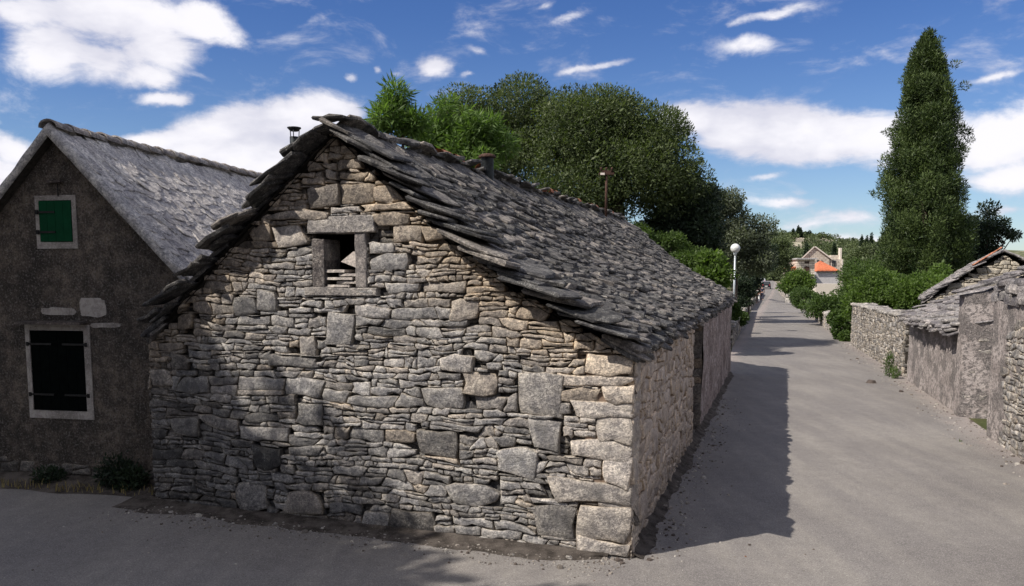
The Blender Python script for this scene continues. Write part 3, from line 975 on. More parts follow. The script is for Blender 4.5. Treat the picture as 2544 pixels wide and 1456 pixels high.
# corner stones returning along the road side
v = .0; k = 0
rng = random.Random(31)
for f in sorted([f for f in feats if f[1] > Wg - .03], key=lambda f: f[2]):
    l = rng.uniform(.2, .34)
    lay_stones([([(.012, f[2] + .006), (l, f[2] + .012), (l + rng.gauss(0, .03), f[3] - .012), (.012, f[3] - .006)], True)], A, us_, ns_, swall, M['farstone'], 5, rng,
               lambda u, v, r, ft: (.50, .44, .38), depth=.05, gap=.004)
# fill between corner stones
fs = sorted([f for f in feats if f[1] > Wg - .03], key=lambda f: f[2])
lo = 0
for f in fs + [(0, 0, ZS, ZS)]:
    while f[2] - lo > .03:
        hi = min(f[2], lo + rng.uniform(.07, .13))
        l = rng.uniform(.16, .3)
        lay_stones([([(.012, lo + .004), (l, lo + .01), (l, hi - .008), (.012, hi - .004)], False)], A, us_, ns_, swall, M['farstone'], 5, rng,
                   lambda u, v, r, ft: (.48, .42, .36), depth=.05, gap=.003)
        lo = hi
    lo = max(lo, f[3])

dw = MB()
sprism(dw, s_door0 - .001, s_door1 + .3, -.1, ZS, -.36, -.45, (.05, .04, .035)); 
door = dw.build('door', M['wood'], house, 'c'); door['label'] = 'recessed old wooden door on the road side'
pwb = MB()
sprism(pwb, s_door1, Ls, -.1, ZS, -.012, -.34)
N1, N2 = 140, 22                                       # uneven plaster face
V = []; F = []
for i in range(N1 + 1):
    for j in range(N2 + 1):
        s = s_door1 + (Ls - s_door1) * i / N1; v = -.05 + (ZS + .03) * j / N2
        V.append(sp(s, v, .006 + .045 * nz(s * 1.8, v * 1.1, 2) + .022 * nz(s * 6, v * 3, 5)))
for i in range(N1):
    for j in range(N2):
        a = i * (N2 + 1) + j; F.append((a, a + N2 + 1, a + N2 + 2, a + 1))
pwb.add(V, F, smooth=[True] * len(F))
pw = pwb.build('plastered_wall', M['pinkplaster'], house)
# far jamb of the doorway: squared blocks
v = 0; rng = random.Random(8)
while v < ZS - .03:
    h = min(rng.uniform(.09, .2), ZS - v)
    b = MB()
    P = [(s_door1 - .03, v + .004), (s_door1 + .02, v + .004), (s_door1 + .02, v + h - .006), (s_door1 - .03, v + h - .006)]
    w0 = rng.uniform(.005, .02)
    V = [sp(s, z, w0) for s, z in P] + [sp(s, z, -.34) for s, z in P]
    b.add(V, [(0, 1, 2, 3), (7, 6, 5, 4)] + [(i, 4 + i, 4 + (i + 1) % 4, (i + 1) % 4) for i in range(4)],
          rng.choice([(.30, .24, .18), (.26, .23, .20), (.34, .27, .20), (.22, .20, .18)]))
    b.build('jamb_block', M['stone'], pw, 'c'); v += h
# end and back walls
bw = MB()
E0 = A + us_ * Ls; BF = B + us_ * Ls
def wallbox(mb, p, q, h, th, nrm, col=(.3, .28, .26)):
    V = [p, q, q - nrm * th, p - nrm * th]; V = [Vector((a.x, a.y, -.1)) for a in V] + [Vector((a.x, a.y, h)) for a in V]
    mb.add(V, [(0, 1, 2, 3), (7, 6, 5, 4), (0, 4, 5, 1), (1, 5, 6, 2), (2, 6, 7, 3), (3, 7, 4, 0)], col)
wallbox(bw, B + ng * -.03, BF, ZEL - .03, .4, -ns_)
bw.build('back_wall', M['greystone'], house)
bw = MB()
V = [E0 - ug * 0, BF]
n_ = 12; P = []
for i in range(n_ + 1):
    u = Wg * i / n_; P.append(BF + ug * u + Vector((0, 0, top_at(u) - .05)))
base = [BF + Vector((0, 0, -.1)), E0 + Vector((0, 0, -.1))]
P2 = [base[0]] + [base[1]] + P[::-1]
m_ = len(P2); V = P2 + [p - us_ * .35 for p in P2]
bw.add(V, [tuple(range(m_)), tuple(range(2 * m_ - 1, m_ - 1, -1))] + [(i, m_ + i, m_ + (i + 1) % m_, (i + 1) % m_) for i in range(m_)], (.28, .26, .24))
bw.build('far_gable_wall', M['greystone'], house)

# ---- roof
RID = B + ug * PK + Vector((0, 0, ZR))
ROOF = thing('tmp', (0, 0, 0), 'x', 'x'); bpy.data.objects.remove(ROOF)
rb = MB()
rb.tube([RID + Vector((0, 0, -.16)) + us_ * s for s in (0.05, Ls - .1)], .05, 6)
roof = rb.build('roof', M['wood'], house)
pal = [(.13, .13, .132), (.17, .165, .16), (.10, .10, .10), (.22, .21, .20), (.15, .147, .143), (.12, .118, .117), (.28, .26, .24)]
rng = random.Random(77)
usr = us_ + Vector((0, 0, .008))
ptR = roof_slope(roof, RID, usr, ug, profR, Ls, rng, M['slab'], pal, 205, expo=.105, lift=.13, wid=(.16, .46), ln=(.32, .52), th=(.025, .052), sag=.03, jitter=1.5, vmax=.75, eave_out=.07)
ptL = roof_slope(roof, RID, usr, -ug, profL, Ls, rng, M['slab'], pal, 70, expo=.19, lift=.10, wid=(.3, .6), ln=(.42, .62), th=(.035, .06), verge=(.10, .30), sag=.03, vmax=.66, jitter=1.7, vlift=1.8, sheet_cut=.25)
# ridge: flat stones on mortar with a few fragments of clay tile
s = -.22; rng = random.Random(3)
while s < Ls:
    l = rng.uniform(.28, .45); big = s < 0
    V, F = SLABS[rng.randrange(28)]
    b = MB(); wd = rng.uniform(.22, .34) if not big else .36; th = rng.uniform(.03, .055)
    side = rng.choice([-1, 1]) * rng.uniform(.15, .4) if not big else .0
    R = Matrix((ug, us_, Vector((0, 0, 1)))).transposed() @ Matrix.Rotation(side, 3, 'Y') @ Matrix.Rotation(rng.gauss(0, .1), 3, 'X')
    c0 = RID + usr * s + Vector((0, 0, .06 + rng.uniform(0, .02) - .03 * math.sin(PI * max(0, s) / Ls))) + ug * side * -.08
    b.add([c0 + R @ Vector((v_[0] * wd, v_[1] * l * 1.15, v_[2] * th)) for v_ in V], F, rng.choice(pal))
    b.build('ridge_stone', M['slab'], roof, 'c')
    s += l * .85
for s in (2.6, 3.1, 4.2, 7.9, 8.3, 10.2, 11.6, 12.0, 13.1, 14.0):
    b = MB(); n = 8; r0 = .09; l = rng.uniform(.22, .34); V = []; F = []
    for q in range(2):
        for k in range(n + 1):
            th = PI * k / n
            V.append(RID + usr * (s + q * l) + ug * (r0 * (1 - .15 * q) * math.cos(th)) + Vector((0, 0, .10 + r0 * .8 * math.sin(th))))
    for k in range(n): F.append((k, k + 1, n + 2 + k, n + 1 + k))
    m0 = len(V); V += [v_ * 1 + Vector((0, 0, -.014)) for v_ in V]
    F += [tuple(m0 + i for i in f[::-1]) for f in F]
    b.add(V, F); b.build('ridge_tile', M['terracotta'], roof, 'c')
# stones tucked under the verge, between gable top and roof
# ---- flues and pole
def lathe_part(name, c, prof, mat, parent, n=18):
    b = MB(); b.lathe(c, prof, n); return b.build(name, mat, parent, 'c')
fy = 10.6; p = at(732, 376, fy); zt = at(732, 316, fy).z
fl = thing('stove_flue', (p.x, p.y, p.z - 1.0), 'tall black metal flue with flared cap left of the slab roof ridge', 'flue')
lathe_part('pipe', (p.x, p.y, 0), [(.058, p.z - 1.0), (.058, zt - .12), (.05, zt - .12)], M['darkmetal'], fl)
lathe_part('cap', (p.x, p.y, zt), [(.001, 0), (.085, -.004), (.088, -.012), (.05, -.05), (.001, -.05)], M['darkmetal'], fl)
for k in range(3):
    th = k * 2.1 + .6; b = MB(); b.tube([(p.x + .057 * math.cos(th), p.y + .057 * math.sin(th), zt - .14), (p.x + .065 * math.cos(th), p.y + .065 * math.sin(th), zt - .02)], .006, 5)
    b.build('bracket', M['darkmetal'], fl, 'c')
fy = 12.55; p = at(1210, 405, fy); zt = at(1210, 381, fy).z
fl = thing('rusty_flue', (p.x, p.y, p.z - .3), 'squat rusty flue with domed cap on the slab roof ridge', 'flue')
lathe_part('pipe', (p.x, p.y, 0), [(.095, p.z - .3), (.095, zt - .07), (.10, zt - .055), (.08, zt - .05)], M['darkmetal'], fl)
lathe_part('cap', (p.x, p.y, zt), [(.001, .0), (.07, -.008), (.12, -.03), (.135, -.06), (.13, -.068), (.001, -.06)], M['rust'], fl)
fy = 20.3; p = at(1505, 520, fy); zt = at(1505, 432, fy).z
po = thing('rusty_roof_pole', (p.x, p.y, p.z - .3), 'thin rusty iron pole with insulators standing on the slab roof', 'pole')
b = MB(); b.tube([(p.x, p.y, p.z - .3), (p.x, p.y, zt + .06)], .03, 8); b.build('post', M['rust'], po, 'c')
b = MB(); b.box((p.x, p.y, zt), (.36, .12, .05)); b.box((p.x, p.y, zt + .05), (.22, .10, .05)); b.build('crossarm', M['rust'], po, 'c')
for dx in (-.13, .0, .13):
    lathe_part('insulator', (p.x + dx, p.y, zt + .06), [(.001, .1), (.025, .09), (.03, .05), (.018, .04), (.028, .0), (.001, 0)], M['rust'], po, 10)
b = MB(); b.box((p.x - .1, p.y - .07, zt - .01), (.10, .03, .05)); b.build('plate', M['white_stone'], po, 'c')

# ================================================================== LEFT HOUSE
ul = Vector((1, -.20, 0)).normalized(); nl_ = Vector((-.20, -1, 0)).normalized(); el = Vector((.20, 1, 0)).normalized()
PL = ground(372, 1214)
lh = thing('rendered_house', (PL.x - 2, PL.y, 0), 'grey roughcast house with green shutter and pale slab roof', 'house')
def lhit(px, py, off=0.0): return hit(px, py, PL + nl_ * off, nl_)
pk = lhit(122, 318, .12); er = lhit(452, 676, .12)
pku = (pk - PL).dot(ul); eru = (er - PL).dot(ul); zr, ze = pk.z, er.z
half = eru - pku; elu = pku - half
print('left house', pku, eru, zr, ze)
LD = 7.5
b = MB()
def lp(u, v, w_): return PL + ul * u + Vector((0, 0, v)) + nl_ * w_
ov = .12; wz = lambda u: zr - (zr - ze) * abs(u - pku) / half - .09
N1, N2 = 60, 60
V = []; F = []
u0_, u1_ = elu + .18, eru - .12
wins = []
for (x0, y0, x1, y1) in ((103, 497, 178, 602), (85, 822, 208, 1018)):
    a = lhit(x0, y1); c = lhit(x1, y0); wins.append(((a - PL).dot(ul), (c - PL).dot(ul), a.z, c.z))
ulist = sorted(set([u0_, u1_, pku] + [w_[0] for w_ in wins] + [w_[1] for w_ in wins] + list(np.linspace(u0_, u1_, 44))))
def inwin(u, v): return any(w_[0] + 1e-4 < u < w_[1] - 1e-4 and w_[2] + 1e-4 < v < w_[3] - 1e-4 for w_ in wins)
# front face as grid columns following the gable slope, leaving window holes
for i in range(len(ulist) - 1):
    ua, ub = ulist[i], ulist[i + 1]; um = (ua + ub) / 2
    cuts = [-.1]
    for w_ in wins:
        if w_[0] < um < w_[1]: cuts += [w_[2], w_[3]]
    cuts = sorted(cuts)
    segs = []
    lo = cuts[0]
    for j in range(1, len(cuts), 2): segs.append((lo, cuts[j])); lo = cuts[j + 1]
    for (a, c) in segs: b.add([lp(ua, a, 0), lp(ub, a, 0), lp(ub, c, 0), lp(ua, c, 0)], [(0, 1, 2, 3)])
    b.add([lp(ua, lo, 0), lp(ub, lo, 0), lp(ub, wz(ub), 0), lp(ua, wz(ua), 0)], [(0, 1, 2, 3)])
for w_ in wins:                                        # reveals
    a, c, d, e = w_
    for (p1, p2) in (((a, d), (a, e)), ((a, e), (c, e)), ((c, e), (c, d)), ((c, d), (a, d))):
        b.add([lp(*p1, 0), lp(*p2, 0), lp(*p2, -.25), lp(*p1, -.25)], [(0, 1, 2, 3)])
for u in (u0_, u1_):
    b.add([lp(u, -.1, 0), lp(u, -.1, -LD), lp(u, wz(u), -LD), lp(u, wz(u), 0)], [(0, 1, 2, 3)])
b.add([lp(u0_, -.1, -LD), lp(u1_, -.1, -LD), lp(u1_, wz(u1_), -LD), lp(pku, wz(pku), -LD), lp(u0_, wz(u0_), -LD)], [(0, 1, 2, 3, 4)])
lwall = b.build('wall', M['roughcast'], lh)
# slabs of the left roof: limewashed, bedded flat
pkw = PL + ul * pku + Vector((0, 0, zr - .02)) + nl_ * ov
palw = [(.56, .54, .52), (.62, .60, .58), (.50, .48, .47), (.58, .56, .55), (.66, .64, .62)]
b = MB(); b.tube([pkw + Vector((0, 0, -.12)) + el * s for s in (0.1, LD)], .05, 6)
lroof = b.build('roof', M['wood'], lh)
rng = random.Random(55)
eaveprof = [(0, 0), (half * .5, -(zr - ze) * .5), (half, -(zr - ze)), (half + .12, -(zr - ze) * (1 + .12 / half))]
roof_slope(lroof, pkw, el, ul, eaveprof, LD, rng, M['limeslab'], palw, 230, expo=.105, lift=.040, wid=(.14, .34), ln=(.24, .36), th=(.014, .026), verge=(-.02, .0), sag=.0, vergelong=False, jitter=1.3)
roof_slope(lroof, pkw, el, -ul, eaveprof, LD, rng, M['limeslab'], palw, 60, expo=.18, lift=.045, wid=(.3, .6), ln=(.35, .55), th=(.018, .03), verge=(-.02, .0), sag=.0, vergelong=False)
# mortar verge band along both slopes
for sgn in (1, -1):
    b = MB(); V = []; F = []; n = 40
    for i in range(n + 1):
        d = (half + .13) * i / n
        c = pkw + ul * (sgn * d) + Vector((0, 0, -(zr - ze) * d / half))
        up = Vector((0, 0, 1)); k1 = .012 * nz(d * 5, sgn * 3) ; k2 = .02 * nz(d * 3, sgn * 8)
        V += [c + nl_ * (.05 + k1) + up * -.07, c + nl_ * (.055 + k1) + up * (.045 + k1), c + nl_ * (.0) + up * (.085 + k1), c - nl_ * (.22 + k2) + up * (.06 + k2 * .3), c - nl_ * .24 + up * -.07]
    for i in range(n):
        for j in range(5): F.append((i * 5 + j, i * 5 + (j + 1) % 5, (i + 1) * 5 + (j + 1) % 5, (i + 1) * 5 + j))
    b.add(V, F, (.55, .54, .53), [True] * len(F)); b.build('verge_mortar', M['limeslab'], lroof)
s = .0; rng = random.Random(6)
while s < LD:                                          # ridge caps
    l = .30; b = MB(); n = 8; V = []; F = []
    dz = rng.uniform(-.006, .01)
    for q in range(2):
        rr_ = .10 * (1.08 - .16 * q)
        for k in range(n + 1):
            th = PI * k / n
            V.append(pkw + el * (s + q * l * 1.12 - .03) + ul * (rr_ * 1.15 * math.cos(th)) + Vector((0, 0, .02 + dz + .018 * (1 - q) + rr_ * .75 * math.sin(th))))
    for k in range(n): F.append((k, k + 1, n + 2 + k, n + 1 + k))
    m0 = len(V); V += [v_ + Vector((0, 0, -.02)) for v_ in V]; F += [tuple(m0 + i for i in f[::-1]) for f in F]
    F += [(k, m0 + k, m0 + k + 1, k + 1) for k in range(n)]
    b.add(V, F, rng.choice([(.36, .34, .33), (.38, .35, .34), (.50, .48, .47)])); b.build('ridge_cap', M['limeslab'], lroof, 'c'); s += l
# shutters and frames
def shutter_set(w_, fr, matS, leaves, label, inset, hing):
    u0, u1, v0, v1 = w_
    b = MB()
    t = fr
    R_ = [((u0 - t[0], u0), (v0 - t[2], v1 + t[3])), ((u1, u1 + t[1]), (v0 - t[2], v1 + t[3])), ((u0, u1), (v1, v1 + t[3])), ((u0, u1), (v0 - t[2], v0))]
    for k, ((a, c), (d, e)) in enumerate(R_):
        V = [lp(a, d, .012), lp(c, d, .012), lp(c, e, .012), lp(a, e, .012), lp(a, d, -.05), lp(c, d, -.05), lp(c, e, -.05), lp(a, e, -.05)]
        b.add(V, [(0, 1, 2, 3), (0, 4, 5, 1), (1, 5, 6, 2), (2, 6, 7, 3), (3, 7, 4, 0)])
    wn_ = b.build('window', M['frameplaster'], lh, 'c'); wn_['label'] = label
    nb = 4 if leaves == 1 else 6
    for i in range(nb):
        a = u0 + .004 + (u1 - u0 - .008) * i / nb; c = u0 + .004 + (u1 - u0 - .008) * (i + 1) / nb - .004
        b = MB(); V = [lp(x, y, z) for z in (inset, inset - .03) for x, y in ((a, v0 + .006), (c, v0 + .006), (c, v1 - .006), (a, v1 - .006))]
        b.add(V, [(0, 1, 2, 3), (7, 6, 5, 4), (0, 4, 5, 1), (1, 5, 6, 2), (2, 6, 7, 3), (3, 7, 4, 0)])
        b.build('shutter_plank', matS, wn_, 'c')
    for (hu0, hu1, hv) in hing:
        b = MB(); V = [lp(x, y, z) for z in (inset + .014, inset + .001) for x, y in ((hu0, hv - .012), (hu1, hv - .012), (hu1, hv + .012), (hu0, hv + .012))]
        b.add(V, [(0, 1, 2, 3), (7, 6, 5, 4), (0, 4, 5, 1), (1, 5, 6, 2), (2, 6, 7, 3), (3, 7, 4, 0)])
        b.box(tuple(lp(hu0, hv, inset + .006)), (.03, .04, .05)); b.build('hinge', M['black_iron'], wn_, 'c')
    return wn_
u0, u1, v0, v1 = wins[0]; hh_ = v1 - v0; ww = u1 - u0
shutter_set(wins[0], (.055, .06, .08, .06), M['green_paint'], 1, 'upper window with closed green plank shutter', .02,
            [(u0 - .02, u0 + ww * .5, v0 + hh_ * .24), (u0 - .02, u0 + ww * .5, v0 + hh_ * .72)])
u0, u1, v0, v1 = wins[1]; hh_ = v1 - v0; ww = u1 - u0
shutter_set(wins[1], (.06, .09, .10, .075), M['dark_paint'], 2, 'lower window with closed near-black shutters', .0,
            [(u0 - .03, u0 + ww * .4, v0 + hh_ * .2), (u0 - .03, u0 + ww * .4, v0 + hh_ * .83), (u1 + .03, u1 - ww * .4, v0 + hh_ * .2), (u1 + .03, u1 - ww * .4, v0 + hh_ * .83)])
b = MB()
a = lhit(57, 806); c = lhit(214, 800)
ua, uc = (a - PL).dot(ul), (c - PL).dot(ul); va = v1 + .078
V = [lp(ua, va, .14), lp(uc + .02, va + .005, .15), lp(uc + .03, va + .02, -.02), lp(ua - .01, va + .015, -.02)]
V += [q + Vector((0, 0, .028)) for q in V]
b.add(V, [(0, 3, 2, 1), (4, 5, 6, 7), (0, 1, 5, 4), (1, 2, 6, 5), (2, 3, 7, 6), (3, 0, 4, 7)], (.13, .11, .10))
b.build('drip_slab', M['stone'], lh, 'c')
b = MB()                                               # iron bracket and ledge above the green shutter
a = lhit(140, 453); ua = (a - PL).dot(ul)
V0 = [(ua - .10, a.z - .012), (ua + .10, a.z - .006), (ua + .10, a.z + .022), (ua - .10, a.z + .02)]
V = [lp(u, v, .06) for u, v in V0] + [lp(u, v, -.02) for u, v in V0]
b.add(V, [(0, 1, 2, 3), (0, 4, 5, 1), (1, 5, 6, 2), (2, 6, 7, 3), (3, 7, 4, 0)], (.12, .10, .09)); b.build('stone_ledge', M['stone'], lh, 'c')
b = MB(); b.tube([lp(ua + .03, a.z - .02, .02), lp(ua + .03, a.z - .17, .02)], .008, 6); b.build('iron_bar', M['black_iron'], lh, 'c')
# pale mortar patches standing slightly proud
def patch(px0, py0, px1, py1, seed):
    a = lhit(px0, py1); c = lhit(px1, py0); x0, x1 = (a - PL).dot(ul), (c - PL).dot(ul); z0, z1 = a.z, c.z
    n = 22; r = random.Random(seed); V = []
    for k in range(n):
        th = 2 * PI * k / n; q = 1 + .16 * nz(math.cos(th) * 2 + seed, math.sin(th) * 2)
        cx_ = math.copysign(abs(math.cos(th)) ** .55, math.cos(th)); sy_ = math.copysign(abs(math.sin(th)) ** .55, math.sin(th))
        V.append(lp((x0 + x1) / 2 + (x1 - x0) / 2 * cx_ * q + r.gauss(0, .004), (z0 + z1) / 2 + (z1 - z0) / 2 * sy_ * q + r.gauss(0, .004), .010))
    V += [v_ - nl_ * .012 for v_ in V]
    b = MB(); b.add(V, [tuple(range(n))[::-1]] + [(i, n + i, n + (i + 1) % n, (i + 1) % n) for i in range(n)]); b.build('mortar_patch', M['frameplaster'], lh, 'c')
patch(200, 740, 262, 788, 1); patch(104, 764, 188, 782, 2); patch(225, 802, 300, 814, 3)
# exposed foundation stones
rng = random.Random(91)
a = lhit(5, 1150); ua = (a - PL).dot(ul)
fc = courses(rng, 3.9, .36, .11, [], aspect=(1.1, 2.8), split=.2, warp=.05, seed=4.0)
fc2 = []
for poly, ft in fc:
    A_, c_ = area_c(poly)
    lim = .27 + .10 * nz(c_[0] * 1.4, 8.8) + .04 * (c_[0] < 1)
    if c_[1] < lim and rng.random() < .93: fc2.append((poly, ft))
lay_stones(fc2, PL - ul * 3.55 + nl_ * .015, ul, nl_, lwall, M['stone'], 60, rng, lambda u, v, r, f: (lambda k: (.21 * k, .195 * k, .175 * k))(r.uniform(.7, 1.25)), gap=.008)

# ================================================================== GROUND LITTER
def scatter_ground(name, n, fn, mat, size, seed, kind='stuff', label=None, cols=None, flat=.6):
    r = random.Random(seed); b = MB()
    for _ in range(n):
        x, y = fn(r); s = size * math.exp(r.gauss(0, .5)); z = terrain(x, y) + .006
        a = r.random() * 6.28; V = []
        for k in range(5):
            th = a + k * 1.2566; q = s * r.uniform(.7, 1.2); V.append((x + q * math.cos(th), y + q * math.sin(th), z - .003))
        for k in range(5):
            th = a + k * 1.2566; q = s * r.uniform(.45, .8); V.append((x + q * math.cos(th), y + q * math.sin(th), z + s * flat * r.uniform(.7, 1.2)))
        b.add(V, [(5, 6, 7, 8, 9)] + [(k, (k + 1) % 5, 5 + (k + 1) % 5, 5 + k) for k in range(5)], (cols or [(.3, .28, .25)])[r.randrange(len(cols or [1]))])
    o = b.build(name, mat, origin=Vector((0, 0, 0))); tag(o, label, None, None, kind); return o


dl = MB(); V = []; F = []; n = 60                     # strip of dirt along the gable foot
for i in range(n + 1):
    u = -.3 + (Wg + .1) * i / n
    wq = .34 + .14 * nz(u * 1.7, 1.1) + .05 * nz(u * 7, 2)
    wq *= 1 - .75 * smooth(Wg - .9, Wg, u)
    V += [B + ug * u + ng * -.05 + Vector((0, 0, .05 + .012 * nz(u * 3, 0))), B + ug * u + ng * .09 + Vector((0, 0, .028 + .01 * nz(u * 5, 3))),
          B + ug * u + ng * (wq * .6) + Vector((0, 0, .014)), B + ug * u + ng * wq + Vector((0, 0, .0045))]
for i in range(n):
    for j in range(3): a = i * 4 + j; F.append((a, a + 4, a + 5, a + 1))
dl.add(V, F, smooth=[True] * len(F)); o = dl.build('dirt_strip', M['dirt'], origin=Vector((0, 0, 0))); tag(o, kind='structure')
dl = MB(); V = []; F = []; n = 150                     # strip along the road side wall, broken mortar and moss
for i in range(n + 1):
    s = Ls * i / n
    wq = .12 + .07 * nz(s * 1.1, 5) + .06 * nz(s * 4, 6) + .03 * nz(s * 13, 6)
    V += [sp(s, .09 + .05 * nz(s * 2, 0), -.02), sp(s, .03, .055), sp(s, .0045, max(.075, wq))]
for i in range(n):
    for j in range(2): a = i * 3 + j; F.append((a, a + 1, a + 4, a + 3))
dl.add(V, F, smooth=[True] * len(F)); o = dl.build('wall_foot', M['dirt'], origin=Vector((0, 0, 0))); tag(o, kind='structure')
dl = MB(); V = []; F = []; n = 40                     # bank below the left house
for i in range(n + 1):
    u = -4.6 + 4.9 * i / n
    q = .30 + .10 * nz(u * 1.6, 3)
    V += [PL + ul * u + nl_ * -.02 + Vector((0, 0, .13 + .05 * nz(u * 2, 0))), PL + ul * u + nl_ * .16 + Vector((0, 0, .07 + .03 * nz(u * 3, 0))), PL + ul * u + nl_ * (q + .1) + Vector((0, 0, .0045))]
for i in range(n):
    for j in range(2): a = i * 3 + j; F.append((a, a + 3, a + 4, a + 1))
dl.add(V, F, smooth=[True] * len(F)); o = dl.build('bank', M['dirt'], origin=Vector((0, 0, 0))); tag(o, kind='structure')
gc = [(.32, .29, .26), (.2, .18, .16), (.42, .40, .37), (.12, .10, .09)]
def near_gable(r):
    p = B + ug * r.uniform(-.2, Wg) + ng * abs(r.gauss(.12, .25)); return p.x, p.y
scatter_ground('gravel', 1900, near_gable, M['farstone'], .008, 1, cols=gc, label='loose gravel along the gable foot')
def near_side(r):
    p = A + us_ * r.uniform(0, 11) + ns_ * abs(r.gauss(.1, .22)); return p.x, p.y
scatter_ground('gravel', 900, near_side, M['farstone'], .010, 2, cols=gc, label='loose gravel along the road wall foot')
def fore(r): return r.uniform(-5, 3), r.uniform(4.5, 9)
scatter_ground('pebbles', 260, fore, M['farstone'], .007, 3, cols=gc + [(.15, .07, .04)], flat=.35, label='small pebbles and dry leaves scattered over the asphalt')
def rside(r):
    y = r.uniform(9, 34); return road_r(y) - abs(r.gauss(0, .35)) - .03, y
scatter_ground('gravel', 800, rside, M['farstone'], .012, 4, cols=gc, label='loose gravel at the right road edge')


# ================================================================== PLANTS
def leaves(name, clumps, n, ll, lw, mat, parent=None, seed=0, shell=.28, droop=0.0, up=.25, origin=None, tonev=.22, flat=.5, jag=0.0):
    R = np.random.default_rng(seed)
    C = np.array(clumps, dtype=float)
    wgt = (C[:, 3] * C[:, 4] + C[:, 4] * C[:, 5] + C[:, 3] * C[:, 5]); wgt /= wgt.sum()
    idx = R.choice(len(C), n, p=wgt)
    d = R.normal(size=(n, 3)); d /= np.linalg.norm(d, axis=1, keepdims=True)
    rad = 1 - np.abs(R.normal(0, shell, n)); rad = np.clip(rad, .05, 1.15)
    rad += jag * np.clip(R.normal(0, 1, n), 0, 3)
    P = C[idx, :3] + d * C[idx, 3:6] * rad[:, None]
    out = d + R.normal(0, .8, (n, 3)); out[:, 2] += up - droop
    L = out / np.linalg.norm(out, axis=1, keepdims=True)
    Nn = d * .8 + R.normal(0, .55, (n, 3)); Nn[:, 2] += flat
    Wd = np.cross(L, Nn); Wd /= (np.linalg.norm(Wd, axis=1, keepdims=True) + 1e-9)
    s = np.exp(R.normal(0, .25, n))[:, None]
    l = L * ll * s; w_ = Wd * lw * s * .5
    V = np.empty((n, 4, 3)); V[:, 0] = P; V[:, 1] = P + l * .45 + w_; V[:, 2] = P + l; V[:, 3] = P + l * .45 - w_
    ct = R.normal(.5, .19, len(C))
    tone = np.clip(ct[idx] + R.normal(0, tonev, n) + .10 * d[:, 2], 0, 1)  # clump tops paler: light on the lumps painted into the tone
    if origin is None: origin = WO[parent.name] if parent else Vector((C[:, 0].mean(), C[:, 1].mean(), 0))
    V -= np.array(origin)
    me = bpy.data.meshes.new(name)
    me.vertices.add(n * 4); me.vertices.foreach_set('co', V.astype(np.float32).ravel())
    me.loops.add(n * 4); me.loops.foreach_set('vertex_index', np.arange(n * 4, dtype=np.int32))
    me.polygons.add(n); me.polygons.foreach_set('loop_start', np.arange(0, n * 4, 4, dtype=np.int32))
    try: me.polygons.foreach_set('loop_total', np.full(n, 4, dtype=np.int32))
    except Exception: pass
    me.update(calc_edges=True)
    ta = me.attributes.new('tone', 'FLOAT', 'POINT'); ta.data.foreach_set('value', np.repeat(tone, 4).astype(np.float32))
    me.materials.append(mat)
    return link(name, me, parent, origin)


def crown_clumps(R, ells, n, rr):
    """ells: (cx,cy,cz,rx,ry,rz) -> clumps filling their outer shell"""
    out = []
    E = np.array(ells); w_ = E[:, 3] * E[:, 5]; w_ /= w_.sum()
    for i in range(n):
        e = E[R.choice(len(E), p=w_)]
        d = R.normal(size=3); d /= np.linalg.norm(d); q = R.uniform(.35, .97) ** .6
        r = R.uniform(*rr)
        p = e[:3] + d * e[3:6] * q * (1 - .5 * r / e[3:6].max())
        out.append((p[0], p[1], p[2], r * R.uniform(.9, 1.3), r * R.uniform(.9, 1.3), r * R.uniform(.6, .95)))
    return out


def ell_px(px, py, rx, ry, y, ry_depth=None):
    c = at(px, py, y); k = y / FPX
    return (c.x, c.y, c.z, rx * k, (ry_depth or rx * k * .9), ry * k)


def tree(name, label, cat, ells, nclump, rr, nleaf, ll, lw, mat, seed, trunk_r=.18, base=None, group=None, twigs=10, **kw):
    R = np.random.default_rng(seed)
    E = np.array(ells)
    bx, by = base if base else (E[:, 0].mean(), E[:, 1].mean())
    bz = terrain(bx, by)
    t = thing(name, (bx, by, bz), label, cat, group)
    cl = crown_clumps(R, ells, nclump, rr)
    leaves('crown', cl, nleaf, ll, lw, M[mat], t, seed, **kw)
    low = min(e[2] - e[5] * .5 for e in ells)
    b = MB()
    tz = max(bz + .8, low)
    mid_ = Vector((bx + (E[:, 0].mean() - bx) * .5 + .1, by, tz))
    b.tube([(bx, by, bz - .1), (bx + .04, by, bz + (tz - bz) * .5), mid_], [trunk_r * 1.25, trunk_r, trunk_r * .85], 8)
    for i in range(twigs):
        c = cl[int(R.integers(len(cl)))]; e = Vector(c[:3]); m2 = mid_.lerp(e, .5) + Vector((0, 0, -.15 + .1 * R.normal()))
        b.tube([mid_ - Vector((0, 0, .1)), m2, e], [trunk_r * .55, trunk_r * .3, .012], 5)
    b.build('trunk', M['bark'], t)
    return t


